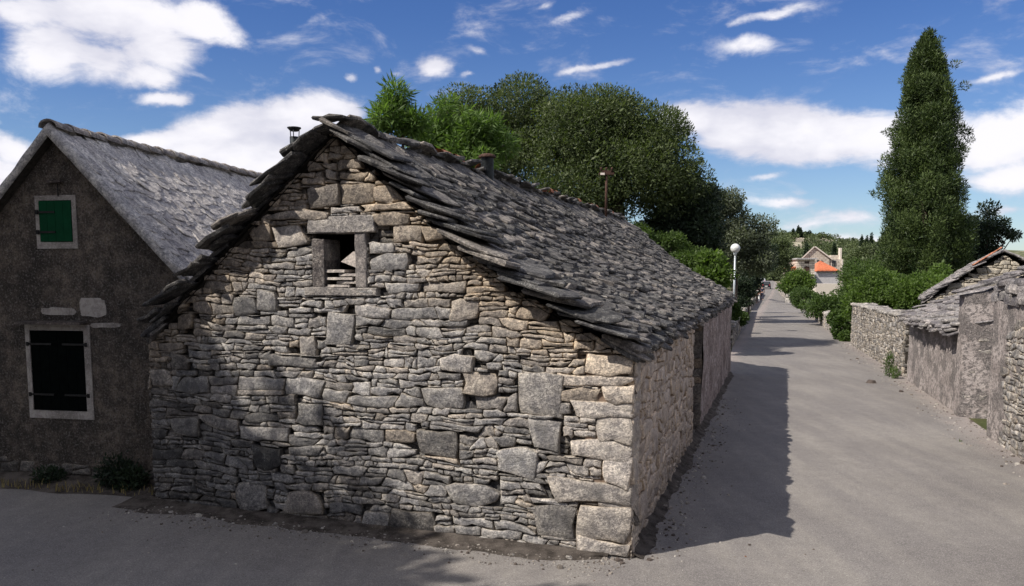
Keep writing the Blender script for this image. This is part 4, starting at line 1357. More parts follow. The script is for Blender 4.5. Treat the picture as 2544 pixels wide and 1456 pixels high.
# big trees behind the slab roof
tree('broadleaf_tree', 'dark green tree with uneven crown rising behind the middle of the slab roof', 'tree',
     [ell_px(1290, 300, 130, 112, 33), ell_px(1145, 320, 118, 112, 33), ell_px(1270, 430, 170, 90, 32)], 80, (.5, 1.15), 82000, .11, .04, 'leaf_dark', 1, .22,
     group=None, shell=.2)
tree('broadleaf_tree', 'largest dark green tree with broad domed crown behind the slab roof', 'tree',
     [ell_px(1455, 325, 150, 125, 31), ell_px(1585, 335, 125, 130, 31), ell_px(1640, 430, 115, 95, 30), ell_px(1450, 460, 150, 95, 30)], 105, (.55, 1.2), 128000, .11, .04, 'leaf_dark', 2, .25, shell=.2)
tree('shaded_tree', 'nearly black green tree right of the domed tree and above the bushes', 'tree',
     [ell_px(1695, 530, 88, 125, 31, 1.2), ell_px(1728, 585, 48, 95, 31.5, 1.0), ell_px(1640, 600, 70, 70, 31, 1.1)], 95, (.4, .75), 60000, .10, .05, 'leaf_deep', 3, .16, shell=.3)
tree('olive_tree', 'grey green tree with a thin twiggy top behind the street lamp', 'tree',
     [ell_px(1845, 600, 55, 85, 48), ell_px(1790, 530, 52, 66, 48), ell_px(1800, 610, 60, 80, 48), ell_px(1760, 520, 40, 50, 48), ell_px(1885, 560, 26, 45, 48), ell_px(1880, 640, 34, 50, 48)], 100, (.4, .75), 50000, .13, .06, 'leaf_olive', 4, .16, shell=.34, jag=.1)
tree('hedge_tree', 'tall dark hedge bush beside the lane beyond the lamp', 'bush',
     [ell_px(1862, 685, 18, 72, 55), ell_px(1843, 720, 20, 50, 52), ell_px(1868, 690, 6, 36, 62)], 40, (.35, .6), 22000, .11, .055, 'leaf_deep', 5, .10, shell=.3)
# light feathery shrubs
tree('feathery_shrub', 'light green feathery shrub with upright tip above the slab roof ridge', 'shrub',
     [ell_px(990, 270, 30, 62, 20), ell_px(950, 305, 60, 36, 20), ell_px(1030, 310, 40, 40, 20)], 26, (.12, .3), 5200, .19, .03, 'leaf_light', 6, .04, up=.0, droop=.1, shell=.35, jag=.15, twigs=16)
tree('feathery_shrub', 'wide light green feathery shrub between ridge and dark tree', 'shrub',
     [ell_px(1120, 320, 75, 75, 22), ell_px(1200, 350, 70, 70, 22), ell_px(1060, 340, 50, 45, 22), ell_px(1170, 400, 90, 60, 22)], 70, (.16, .36), 15000, .20, .032, 'leaf_light', 7, .05, up=0., droop=.2, shell=.35, jag=.12, twigs=20)
# bushes between roof and lane
tree('garden_bush', 'mid green bush behind the far slope of the slab roof', 'bush',
     [ell_px(1640, 640, 90, 75, 29), ell_px(1570, 590, 45, 40, 29), ell_px(1720, 690, 70, 80, 29)], 70, (.25, .5), 36000, .085, .045, 'leaf_mid', 8, .06, shell=.32, jag=.05)
tree('fig_bush', 'bright green large-leaved bush left of the street lamp', 'bush',
     [ell_px(1762, 690, 30, 70, 27.5), ell_px(1778, 755, 20, 45, 27.5)], 30, (.22, .42), 9500, .13, .07, 'leaf_fig', 9, .05, shell=.35)
tree('garden_bush', 'green bush hanging over the low wall at the foot of the lamp', 'bush',
     [ell_px(1815, 775, 16, 32, 35), ell_px(1840, 792, 10, 18, 39)], 24, (.15, .3), 7000, .10, .05, 'leaf_mid', 10, .05, shell=.35)

# cypress
cyp = []
R = np.random.default_rng(12); cy = 36.0
zt = at(2306, 84, cy).z; cxw = at(2302, 400, cy).x
PR = [(84, 2306, 8), (130, 2302, 34), (200, 2300, 58), (300, 2300, 84), (400, 2296, 108), (500, 2296, 118), (600, 2300, 120), (700, 2302, 108), (760, 2302, 70)]
for i in range(620):
    py = 90 + 660 * R.random() ** .8
    cx0 = np.interp(py, [p[0] for p in PR], [p[1] for p in PR]); hw = np.interp(py, [p[0] for p in PR], [p[2] for p in PR])
    th = R.uniform(0, 2 * PI); q = R.uniform(.2, .93) ** .7 * .97; k = cy / FPX
    c = at(cx0, py, cy)
    r = R.uniform(.22, .45) * (.6 + .4 * min(1, hw / 80)); hw = max(1, hw - r * .75 / k)
    cyp.append((c.x + math.cos(th) * hw * k * q, cy + math.sin(th) * hw * k * q, c.z, r, r, r * 1.5))
for (px, py, rr_) in ((2385, 325, .35), (2400, 330, .25), (2372, 160, .2), (2395, 215, .22), (2330, 100, .18), (2175, 485, .18), (2165, 480, .12), (2410, 350, .16), (2245, 200, .2), (2205, 330, .2), (2300, 95, .22)):
    c = at(px, py, cy); cyp.append((c.x, c.y, c.z, rr_, rr_, rr_ * .8))
ct = thing('cypress_tree', (cxw, cy, 0), 'tall dense cypress tree standing behind the right garden wall', 'tree')
leaves('crown', cyp, 290000, .12, .03, M['leaf_cypress'], ct, 13, shell=.30, up=.8, jag=.06, tonev=.25, flat=.2)
b = MB(); b.tube([(cxw, cy, -.1), (cxw, cy, 3), (cxw, cy, zt - 1)], [.28, .24, .03], 9); b.build('trunk', M['bark'], ct)
tree('shade_tree', 'dark sparse tree behind the stone gable right of the cypress', 'tree',
     [ell_px(2430, 580, 60, 85, 40), ell_px(2480, 590, 45, 48, 40), ell_px(2420, 650, 60, 50, 40)], 60, (.22, .45), 17000, .12, .06, 'leaf_deep', 14, .14, shell=.36, jag=.1, twigs=24)
# orchard / vines behind the right wall
tree('orchard_bush', 'broad leafy green bush just behind the dry stone wall', 'bush',
     [ell_px(2200, 735, 90, 68, 33), ell_px(2290, 735, 75, 62, 31), ell_px(2140, 760, 50, 45, 33), ell_px(2340, 700, 45, 40, 33)], 100, (.3, .55), 42000, .11, .055, 'leaf_fig', 15, .07, shell=.34)
tree('orchard_bush', 'tall olive green bush in front of the cypress foot', 'bush',
     [ell_px(2230, 675, 110, 48, 40), ell_px(2150, 690, 60, 45, 42)], 80, (.35, .6), 32000, .11, .045, 'leaf_mid', 16, .08, shell=.34, jag=.08)
tree('orchard_bush', 'dark green bushes at the bend of the wall behind the ivy', 'bush',
     [ell_px(2055, 768, 66, 28, 46), ell_px(2125, 738, 45, 42, 46), ell_px(2000, 745, 32, 28, 62), ell_px(1985, 738, 20, 20, 75)], 90, (.4, .7), 36000, .13, .065, 'leaf_mid', 17, .08, shell=.34)
tree('round_tree', 'rounded green tree left of the far grey annexe', 'tree',
     [ell_px(1985, 700, 36, 26, 82), ell_px(1960, 712, 18, 16, 82)], 50, (.45, .85), 14000, .2, .11, 'leaf_fig', 18, .15, shell=.34)
tree('pine_tree', 'brownish conifer at the far end of the lane', 'tree',
     [ell_px(1938, 650, 22, 50, 120), ell_px(1935, 610, 12, 30, 120)], 36, (.7, 1.2), 9000, .3, .12, 'leaf_far', 19, .2, base=(43.0, 122), shell=.34)
tree('pine_tree', 'spreading green pine right of the far stone house', 'tree',
     [ell_px(2150, 640, 36, 40, 125), ell_px(2180, 670, 50, 35, 115), ell_px(2150, 690, 25, 26, 118)], 60, (.8, 1.5), 20000, .3, .14, 'leaf_far', 20, .25, shell=.34)
tree('dark_tree', 'very dark tree overhanging the far left lane edge', 'tree',
     [ell_px(1912, 640, 16, 40, 105), ell_px(1890, 640, 14, 50, 90)], 36, (.5, .9), 12000, .22, .1, 'leaf_deep', 21, .2, base=(28.5, 103), shell=.34)
# ivy on the garden wall
iv = MB()
o = leaves('ivy', [ell_px(2088, 815, 20, 36, 35.2, .35), ell_px(2075, 790, 18, 20, 37, .35), ell_px(2100, 840, 16, 18, 34.3, .3)], 4200, .10, .07, M['leaf_mid'], None, 33, shell=.3)
tag(o, 'green ivy spilling over the dry stone wall end', 'ivy')
o = leaves('ivy', [ell_px(1995, 785, 14, 10, 68, .5), ell_px(2010, 795, 12, 9, 62, .5)], 1600, .14, .09, M['leaf_mid'], None, 34, shell=.3)
tag(o, 'green trailing plant at the far start of the right wall', 'plant')

# off to the left, outside the picture: the tree whose shade falls on the left house and the forecourt
tree('shade_tree', 'large leafy tree left of the forecourt outside the view', 'tree',
     [(-12.6, 6.6, 8.8, 2.9, 3.9, 2.3), (-14.2, 8.2, 9.0, 3.2, 3.4, 2.6), (-11.0, 7.2, 8.7, 1.9, 1.6, 1.6), (-11.4, 3.1, 8.8, 2.8, 2.4, 2.0), (-10.6, .4, 8.6, 2.8, 2.2, 1.4), (-8.3, .9, 8.4, 1.9, 1.5, .9)], 205, (.7, 1.15), 74000, .22, .13, 'leaf_dark', 30, .35, shell=.4)

# behind the camera: an added house, out of view, put in to block part of the sky light
hb_ = thing('added_house_behind', (-4, -9, 0), 'unseen house added behind the viewpoint to block sky light', 'house')
b = MB(); P = [(-15, -.1), (5.5, -.1), (5.5, 6.2), (-15, 6.2)]
V = [(x, -5.0, z) for x, z in P] + [(x, -12.5, z) for x, z in P]
b.add(V, [(3, 2, 1, 0), (4, 5, 6, 7), (0, 1, 5, 4), (1, 2, 6, 5), (2, 3, 7, 6), (3, 0, 4, 7)]); b.build('wall', M['roughcast'], hb_)
b = MB(); b.add([(-15.4, -4.7, 6.15), (5.9, -4.7, 6.15), (5.9, -12.8, 6.15), (-15.4, -12.8, 6.15), (-15.4, -8.75, 9), (5.9, -8.75, 9)],
                [(0, 1, 5, 4), (2, 3, 4, 5), (0, 4, 3), (1, 2, 5), (3, 2, 1, 0)], (.2, .19, .18)); b.build('roof', M['slab'], hb_)
for x in (-11.5, -6.5, -1.5, 3.0):
    for z in (1.6, 4.3):
        b = MB(); b.box((x, -4.97, z), (.9, .1, 1.3)); wf = b.build('window', M['frameplaster'], hb_, 'c')
        b = MB(); b.box((x, -4.9, z), (.72, .06, 1.1)); b.build('shutter', M['green_paint'], wf, 'c')

# weeds and dry grass
def tuft(name, pts, n, h, mat, seed, label=None, kind=None, cat=None, wd=.006):
    r = random.Random(seed); b = MB()
    for _ in range(n):
        p = pts(r); a = r.random() * 6.28; hh_ = h * r.uniform(.4, 1.2); ln_ = r.uniform(.1, .6) * hh_
        dx, dy = math.cos(a), math.sin(a); q = Vector((-dy, dx, 0)) * wd
        P = Vector(p); m_ = P + Vector((dx * ln_ * .4, dy * ln_ * .4, hh_ * .6)); e = P + Vector((dx * ln_, dy * ln_, hh_ * .95))
        b.add([P - q, P + q, m_ + q * .7, m_ - q * .7, e], [(0, 1, 2, 3), (3, 2, 4)], tone=r.random())
    o = b.build(name, M[mat], origin=Vector(pts(r)) if kind != 'stuff' else Vector((0, 0, 0)))
    tag(o, label, cat, None, kind); return o
def bankpts(lo, hi, w0, w1, z=.05):
    def f(r):
        p = PL + ul * r.uniform(lo, hi) + nl_ * r.uniform(w0, w1); return (p.x, p.y, z * (1 - (0)) * .5)
    return f
tuft('dry_grass', bankpts(-2.2, .3, .15, .42, .04), 150, .11, 'straw', 1, 'dry straw grass along the foot of the left house', 'stuff')
tuft('dry_grass', bankpts(-4.6, -1.2, .15, .36, .04), 60, .06, 'straw', 2, 'short dry grass at the far left bank', 'stuff')
o = leaves('weed_bush', [tuple(PL + ul * -.32 + nl_ * .16 + Vector((0, 0, .2))) + (.27, .14, .22), tuple(PL + ul * -.1 + nl_ * .2 + Vector((0, 0, .15))) + (.2, .12, .18)], 2600, .05, .018, M['leaf_deep'], None, 3, shell=.4, jag=.1)
tag(o, 'dark green weed bush in the corner between the two houses', 'plant')
o = leaves('weed_bush', [tuple(PL + ul * -1.3 + nl_ * .14 + Vector((0, 0, .12))) + (.22, .1, .13)], 900, .045, .018, M['leaf_deep'], None, 4, shell=.4)
tag(o, 'small dark weed clump under the lower shuttered window', 'plant')
o = leaves('weed_bush', [tuple(PL + ul * -2.55 + nl_ * .14 + Vector((0, 0, .15))) + (.3, .1, .17)], 1400, .045, .018, M['leaf_deep'], None, 5, shell=.4)
tag(o, 'dark weed clump left of the lower shuttered window', 'plant')

# ================================================================== STREET LAMP
lx = at(1826, 617, 39.5)
sl = thing('street_lamp', (lx.x, lx.y, 0), 'grey street lamp post with round white globe beyond the house', 'street lamp')
b = MB(); b.tube([(lx.x, lx.y, 0), (lx.x, lx.y, lx.z - .2)], [.055, .045], 12); b.build('post', M['lamp_metal'], sl, 'c')
M['globe'] = plain('lamp_globe', (.62, .63, .62), .25, 0, .03, 3, .0, .5)
pr = [(.225 * math.sin(PI * k / 14), -.225 * math.cos(PI * k / 14)) for k in range(15)]
lathe_part('globe', tuple(lx), pr, M['globe'], sl, 24)
lathe_part('collar', (lx.x, lx.y, lx.z - .2), [(.05, -.14), (.085, -.10), (.10, .0), (.09, .02)], M['lamp_metal'], sl, 16)
lathe_part('rim', (lx.x, lx.y, lx.z - .02), [(.2255, -.006), (.232, .0), (.2255, .008)], M['lamp_metal'], sl, 24)

# ================================================================== GARDEN WALLS
def wall_col(base, var=.2, warm=.0):
    def f(u, v, r, ft):
        k = math.exp(r.gauss(0, var)); w_ = max(0, r.gauss(warm, .15))
        return (base * k * (1 + .18 * w_), base * k * (.97 + .04 * w_), base * k * (.93 - .12 * w_))
    return f


def drywall(name, label, p, q, h, th, nrm, seed, mat, hmean, limit, base=.30, ends=True, aspect=(.9, 2.6), top=True, hvar=.06, gap=.007, wall_cat='wall'):
    """free standing dry stone wall from p to q, faced towards nrm"""
    d = (q - p); L = d.length; d.normalize()
    t = thing(name, tuple((p + q) * .5), label, wall_cat)
    b = MB()
    V = [p - nrm * .05, q - nrm * .05, q - nrm * (th - .03), p - nrm * (th - .03)]
    V = [Vector((a.x, a.y, terrain(a.x, a.y) - .1)) for a in V] + [Vector((a.x, a.y, terrain(a.x, a.y) + h - .06)) for a in V]
    b.add(V, [(0, 1, 2, 3), (7, 6, 5, 4), (0, 4, 5, 1), (1, 5, 6, 2), (2, 6, 7, 3), (3, 7, 4, 0)])
    core = b.build('core', M['core'], t)
    r = random.Random(seed)
    cs = courses(r, L, h, hmean, [], aspect=aspect, split=.25, warp=.05, seed=seed * 3.3)
    keep = []
    for poly, ft in cs:
        A_, c_ = area_c(poly)
        if c_[1] > h + hvar * nz(c_[0] * .9, seed) - .02: continue
        for P_, n_ in (((0, 0), (-1, 0)), ((L, 0), (1, 0)), ((0, -.04), (0, -1))):
            poly = clip(poly, P_, n_)
            if len(poly) < 3: break
        if len(poly) >= 3: keep.append((poly, ft))
    lay_stones(keep, p, d, nrm, core, M[mat], limit, r, wall_col(base, .22, .25), depth=.09, gap=gap)
    if ends:                                           # end face towards the camera
        e = courses(r, th, h, hmean * 1.15, [], aspect=(1, 2.4), split=.1, warp=.02, seed=seed * 5.1)
        e = [(clip(clip(po, (0, 0), (-1, 0)), (th, 0), (1, 0)), f) for po, f in e if area_c(po)[1][1] < h - .03]
        e = [x for x in e if len(x[0]) >= 3]
        pe = p
        lay_stones(e, pe - nrm * th, nrm, -d, core, M[mat], 30, r, wall_col(base * 1.05, .2, .2), depth=.08, gap=gap)
    if top:                                            # cope stones
        s = 0; k = 0; bb = MB()
        while s < L:
            l = r.uniform(.14, .34); V, F = SLABS[r.randrange(28)]
            R_ = Matrix((d, -nrm, Vector((0, 0, 1)))).transposed() @ Matrix.Rotation(r.gauss(0, .08), 3, 'X') @ Matrix.Rotation(r.gauss(0, .06), 3, 'Y')
            hz = h + hvar * nz(s * .9, seed) - .05
            c0 = p + d * (s + l / 2) + nrm * .03 + Vector((0, 0, hz + terrain(p.x, p.y)))
            VV = [c0 + R_ @ Vector((v_[0] * l * 1.05, v_[1] * (th + .05), v_[2] * r.uniform(.05, .09))) for v_ in V]
            col = wall_col(base * 1.15, .15)(0, 0, r, 0)
            if k < 40:
                b = MB(); b.add(VV, F, col); b.build('cope_stone', M[mat], core, 'c')
            else: bb.add(VV, F, col)
            s += l * .95; k += 1
        if bb.v: tag(bb.build('cope_stones', M[mat], core), kind='stuff')
    return t


# left low wall beyond the house
p = ground(1820, 862); q = ground(1862, 775)
dd = (q - p).normalized(); nn = Vector((dd.y, -dd.x, 0))
drywall('garden_wall', 'low pale stone wall along the left lane edge past the house', p, q, .78, .45, nn, 71, 'greystone', .12, 60, .36)
p2 = ground(1864, 772); q2 = ground(1893, 732)
dd = (q2 - p2).normalized(); nn = Vector((dd.y, -dd.x, 0))
drywall('garden_wall', 'far low wall under the dark hedge on the left lane edge', p2, q2, .7, .4, nn, 72, 'greystone', .2, 20, .36, ends=False)
# right walls
def rw(px0, py0, px1, py1, *a, **k):
    p = ground(px0, py0); q = ground(px1, py1); d = (q - p).normalized(); n_ = Vector((-d.y, d.x, 0))
    return p, q, n_
p, q, n_ = rw(2240, 936, 2112, 856)
HW1 = .0
hA = at(2240, 786, p.y).z; print('wall1 h', hA, at(2112, 796, q.y).z)
drywall('dry_stone_wall', 'long grey dry stone wall between the ivy and the slab-roofed hut', p, q, hA, .5, n_, 81, 'greystone', .10, 200, .34, hvar=.10)
p, q, n_ = rw(2070, 832, 2005, 780)
hB = at(2070, 790, p.y).z; print('wall2 h', hB)
drywall('dry_stone_wall', 'shorter pale dry stone wall beyond the ivy', p, q, hB, .5, n_, 82, 'greystone', .14, 80, .38, hvar=.12)
p, q, n_ = rw(1960, 752, 1930, 724)
drywall('verge_wall', 'low pale wall far down the right side of the lane', p, q, .7, .6, n_, 83, 'greystone', .25, 10, .42, ends=True)
for i, (px, py, sz) in enumerate(((1956, 752, .42), (1935, 725, .5), (1961, 750, .3))):
    b = MB(); c = ground(px, py); V, F = SLABS[i + 3]
    b.add([c + Vector((v_[0] * sz, (v_[1] - .5) * sz, v_[2] * sz * 1.1)) for v_ in V], F, (.5, .48, .44))
    o = b.build('boulder', M['farstone'])
    tag(o, ['pale boulder nearest on the far right lane edge', 'tallest boulder at the far right lane edge near the car', 'small pale boulder touching the nearest far lane-edge boulder'][i], 'boulder')

# ================================================================== RIGHT HUT
H0 = ground(2252, 945); H1 = ground(2388, 1036)         # road wall of the hut: far end, near end
uh = (H1 - H0).normalized(); nh = Vector((uh.y, -uh.x, 0))
if nh.x > 0: nh = -nh
LH = (H1 - H0).length; rt = -nh                         # away from the road
ze0 = at(2250, 792, H0.y).z; ze1 = at(2386, 806, H1.y).z; zh = (ze0 + ze1) / 2
print('hut', LH, ze0, ze1)
hut = thing('stone_hut', tuple((H0 + H1) * .5), 'small plastered hut with slab roof on the right of the road', 'hut')
b = MB(); V = []; F = []; N1, N2 = 40, 14
for i in range(N1 + 1):
    for j in range(N2 + 1):
        s = LH * i / N1; v = -.05 + (zh + .05) * j / N2
        V.append(H0 + uh * s + Vector((0, 0, v)) + nh * (.02 * nz(s * 1.5, v * 1.5, 7) + .012 * nz(s * 6, v * 6, 1)))
for i in range(N1):
    for j in range(N2): a = i * (N2 + 1) + j; F.append((a, a + N2 + 1, a + N2 + 2, a + 1))
b.add(V, F, smooth=[True] * len(F))
for (s0, s1) in ((-.0, LH),):
    P = [H0 + uh * s0 + nh * -.05, H0 + uh * s1 + nh * -.05, H0 + uh * s1 + nh * -.4, H0 + uh * s0 + nh * -.4]
    V = [Vector((a.x, a.y, -.1)) for a in P] + [Vector((a.x, a.y, zh)) for a in P]
    b.add(V, [(0, 1, 2, 3), (7, 6, 5, 4), (0, 4, 5, 1), (1, 5, 6, 2), (2, 6, 7, 3), (3, 7, 4, 0)])
hwall = b.build('plastered_wall', M['greyplaster'], hut)
# near gable of the hut, taller than the eave, with slabs on its slope
G0 = H1 + uh * .02
def gpt(w_, v, d_): return G0 + rt * w_ + Vector((0, 0, v)) + uh * d_
zg = at(2388, 726, H1.y).z
gt = [(-.06, zg - .06), (.35, zg + .02), (1.3, zg + .45), (2.4, zg + .95), (3.4, zg + 1.3)]
print('hut gable top', zg)
b = MB(); P = [(-.06, -.1)] + [(3.4, -.1)] + gt[::-1]
V = [gpt(w_, v, 0.0) for w_, v in P] + [gpt(w_, v, -.42) for w_, v in P]; n = len(P)
b.add(V, [tuple(range(n)), tuple(range(2 * n - 1, n - 1, -1))] + [(i, n + i, n + (i + 1) % n, (i + 1) % n) for i in range(n)])
hg = b.build('gable_wall', M['greyplaster'], hut)
r = random.Random(61)
qc = courses(r, .95, 1.0, .13, [], aspect=(1.2, 2.8), split=.1, warp=.03, seed=7.7)
qk = []
for po, f in qc:
    A_, c_ = area_c(po)
    if c_[0] < .42 + .22 * nz(c_[1] * 2.2, 3.3) - .12 * (c_[1] > .6) and c_[0] > .03 and c_[1] < .92:
        po = clip(po, (.0, 0), (-1, 0))
        if len(po) > 2: qk.append((po, f))
qk += [([(.08, 1.2), (.5, 1.21), (.48, 1.29), (.1, 1.28)], True), ([(.2, 1.42), (.42, 1.43), (.4, 1.5), (.21, 1.5)], True)]
lay_stones(qk, G0 + uh * -.012, rt, uh, hg, M['stone'], 40, r,
           lambda u, v, rr, f: (lambda k: (.46 * k, .43 * k, .39 * k))(rr.uniform(.7, 1.1)), depth=.06, gap=.006)
# hut roof: slabs on the road slope
prof_h = [(0, 0), (1.0, -.42), (1.9, -.78)]
hp = H0 + rt * 1.7 + Vector((0, 0, zh + .66))
palh = [(.27, .26, .27), (.32, .31, .31), (.22, .21, .22), (.38, .36, .36)]
hb = MB(); hb.tube([hp + Vector((0, 0, -.15)), hp + uh * LH + Vector((0, 0, -.15))], .05, 6); hroof = hb.build('roof', M['wood'], hut)
rng = random.Random(41)
roof_slope(hroof, hp, uh, nh, prof_h, LH - .62, rng, M['greystone'], palh, 110, expo=.16, lift=.12, wid=(.28, .6), ln=(.4, .6), th=(.04, .065), verge=(.0, .2), sag=0, name='roof_slab')
roof_slope(hroof, hp, uh, rt, [(0, 0), (1.7, -.8)], LH - .62, rng, M['greystone'], palh, 20, expo=.2, lift=.12, wid=(.3, .6), ln=(.4, .6), th=(.04, .06), verge=(.0, .2), sag=0)
# slabs along the sloping gable top
for i, (w_, l, wd, th) in enumerate([(.15 + .21 * q, .42 + .13 * ((q * 7) % 4), .42 + .05 * (q % 3), .045 + .012 * (q % 3)) for q in range(14)]):
    dz = .02 + .43 * max(0, w_ - .25)
    V, F = SLABS[i]; ang = .30
    R_ = Matrix((uh, rt, Vector((0, 0, 1)))).transposed() @ Matrix.Rotation(ang + r.gauss(0, .06), 3, 'X')
    c0 = gpt(w_ - .35, zg + dz - .04, -.16)
    b = MB(); b.add([c0 + R_ @ Vector((v_[0] * wd, v_[1] * l, v_[2] * th)) for v_ in V], F, palh[i % 4]); b.build('gable_slab', M['greystone'], hroof, 'c')

# near right wall / pillar
W0 = ground(2450, 1083); W1 = ground(2600, 1180)
uw = (W1 - W0).normalized(); nw = Vector((uw.y, -uw.x, 0))
if nw.x > 0: nw = -nw
zp = at(2450, 742, W0.y).z; print('near wall h', zp)
nwl = thing('roadside_wall', tuple(W0), 'half plastered stone wall with rubble top at the right picture edge', 'wall')
b = MB(); LW = 9.0; V = []; F = []
for i in range(31):
    for j in range(15):
        s = LW * i / 30; v = -.05 + (zp + .02) * j / 14
        V.append(W0 + uw * s + Vector((0, 0, v)) + nw * (.02 * nz(s * 2, v * 2, 3) + .012 * nz(s * 7, v * 7, 9)))
for i in range(30):
    for j in range(14):
        a = i * 15 + j; s = LW * i / 30; v = (zp) * j / 14
        F.append((a, a + 15, a + 16, a + 1))
b.add(V, F, smooth=[True] * len(F))
P = [W0 + nw * -.03, W0 + uw * LW + nw * -.03, W0 + uw * LW + nw * -.5, W0 + nw * -.5]
V = [Vector((a.x, a.y, -.1)) for a in P] + [Vector((a.x, a.y, zp - .03)) for a in P]
b.add(V, [(0, 1, 2, 3), (7, 6, 5, 4), (0, 4, 5, 1), (1, 5, 6, 2), (2, 6, 7, 3), (3, 7, 4, 0)])
nwall = b.build('core', M['greyplaster'], nwl)
r = random.Random(67)
cs = courses(r, LW, zp, .095, [], aspect=(1.2, 3), split=.2, warp=.05, seed=3.3)
cs = [(po, f) for po, f in cs if area_c(po)[1][0] > .85 + .22 * nz(area_c(po)[1][1] * 1.5, 4) - .2 * (area_c(po)[1][1] < .3) and area_c(po)[1][1] < zp - .35 and area_c(po)[1][0] < LW - .1]
lay_stones(cs, W0 + nw * .018, uw, nw, nwall, M['greystone'], 120, r, wall_col(.38, .18, .15), depth=.08, gap=.008)
tops = [(.0, .0, .6, .5, .14, 0), (.30, .02, .7, .5, .17, 0), (.75, -.05, .6, .5, .14, .1), (1.3, -.02, .6, .5, .14, 0), (.2, .16, .45, .35, .11, .2), (.65, .14, .5, .45, .12, -.2), (.42, .25, .5, .4, .08, .3),
        (1.1, .12, .5, .4, .13, .2), (.9, .24, .4, .4, .1, 0), (1.6, .1, .6, .4, .13, 0), (2.1, 0, .6, .5, .15, 0)] + [(2.6 + .55 * q, 0, .6, .5, .13, 0) for q in range(11)]
for i, (s, dz, l, wd, th, a_) in enumerate(tops):
    V, F = SLABS[(i + 8) % 28]
    R_ = Matrix((uw, -nw, Vector((0, 0, 1)))).transposed() @ Matrix.Rotation(a_ * .6, 3, 'Z') @ Matrix.Rotation(r.gauss(0, .06), 3, 'Y')
    c0 = W0 + uw * (s + l / 2) + nw * (.05) + Vector((0, 0, zp + dz - .03))
    b = MB(); b.add([c0 + R_ @ Vector((v_[0] * l, v_[1] * wd, v_[2] * th)) for v_ in V], F, palh[i % 4]); b.build('top_stone', M['greystone'], nwall, 'c')

# further gable behind the hut
gy = 24.0
gp0 = at(2495, 625, gy); gl = at(2350, 735, gy)
n2 = Vector((-.44, -.90, 0)).normalized(); u2 = Vector((.90, -.44, 0)).normalized()
gh = thing('gabled_stone_barn', (gp0.x, gp0.y, 0), 'stone barn gable with slab verge and tiled ridge behind the hut', 'barn')
hw2 = (gp0.x - gl.x) / u2.x; rz2 = gp0.z - gl.z
def g2(u, v, w_): return Vector((gp0.x, gp0.y, 0)) + u2 * u + Vector((0, 0, v)) + n2 * w_
b = MB(); P = [(-hw2, -.1), (hw2, -.1), (hw2, gl.z - .08), (0, gp0.z - .08), (-hw2, gl.z - .08)]; n = 5
V = [g2(u, v, -.04) for u, v in P] + [g2(u, v, -6) for u, v in P]
b.add(V, [tuple(range(n)), tuple(range(2 * n - 1, n - 1, -1))] + [(i, n + i, n + (i + 1) % n, (i + 1) % n) for i in range(n)])
gcore = b.build('wall', M['core'], gh)
r = random.Random(88)
cs = courses(r, 2 * hw2, gp0.z, .085, [], aspect=(1.3, 3.4), split=.2, warp=.03, seed=6.6)
cc = []
for po, f in cs:
    A_, c_ = area_c(po)
    if c_[1] < gp0.z - .1 - rz2 * abs(c_[0] - hw2) / hw2 and c_[1] > 1.5: cc.append((po, f))
lay_stones(cc, Vector((gp0.x, gp0.y, 0)) - u2 * hw2, u2, n2, gcore, M['farstone'], 120, r, lambda u, v, rr, f: (lambda k: (.46 * k, .42 * k, .35 * k))(rr.uniform(.75, 1.12)), depth=.08, gap=.006)
hb = MB(); hb.tube([g2(0, gp0.z - .18, 0), g2(0, gp0.z - .18, -6)], .05, 6); groof = hb.build('roof', M['wood'], gh)
rp = g2(0, gp0.z, .0)
rng = random.Random(43)
for sg in (-1, 1):
    roof_slope(groof, rp, -n2, u2 * sg, [(0, 0), (hw2 * .5, -rz2 * .5), (hw2 + .2, -rz2 * 1.13)], 6, rng, M['greystone'], palh, 50, expo=.13, lift=.10, wid=(.25, .5), ln=(.35, .5), th=(.03, .045), verge=(.05, .2), sag=0, vergelong=False)
for k in range(5):                                     # red ridge tiles on the left slope near the top
    b = MB(); c0 = g2(-.08 - k * .14, gp0.z + .10 - k * .14 * rz2 / hw2, .02)
    V, F = SLABS[k]; R_ = Matrix((-n2, -u2, Vector((0, 0, 1)))).transposed() @ Matrix.Rotation(-.6, 3, 'X')
    b.add([c0 + R_ @ Vector((v_[0] * .25, v_[1] * .2, v_[2] * .03)) for v_ in V], F); b.build('clay_tile', M['terracotta'], groof, 'c')
tuft_c = ground(2212, 930)
o = leaves('wall_weed', [ell_px(2208, 905, 8, 32, 21.9, .15), ell_px(2222, 925, 8, 14, 21.4, .15)], 900, .07, .018, M['leaf_mid'], None, 51, shell=.4, jag=.1)
tag(o, 'tall weed growing at the end of the dry stone wall', 'plant')
o = leaves('grass_tuft', [ell_px(2425, 1040, 22, 6, 15.6, .2)], 900, .05, .012, M['leaf_mid'], None, 52, shell=.4)
tag(o, 'green tuft at the foot of the hut gable', 'plant')
o = leaves('grass_tuft', [ell_px(2388, 1104, 8, 2, 13.0, .05)], 60, .06, .02, M['leaf_mid'], None, 53, shell=.4)
tag(o, 'small green sprig lying on the road near the right wall', 'plant')

# ================================================================== FAR BUILDINGS
def fbox(parent, name, x0, x1, ytop, ybot, y, dep, mat, col=(.45, .42, .38)):
    a = at(x0, ytop, y); c = at(x1, ytop, y); zb = -1.0
    b = MB(); V = [(a.x, y, zb), (c.x, y, zb), (c.x, y + dep, zb), (a.x, y + dep, zb), (a.x, y, a.z), (c.x, y, a.z), (c.x, y + dep, a.z), (a.x, y + dep, a.z)]
    b.add(V, [(0, 3, 2, 1), (4, 5, 6, 7), (0, 1, 5, 4), (1, 2, 6, 5), (2, 3, 7, 6), (3, 0, 4, 7)], col)
    return b.build(name, mat, parent)


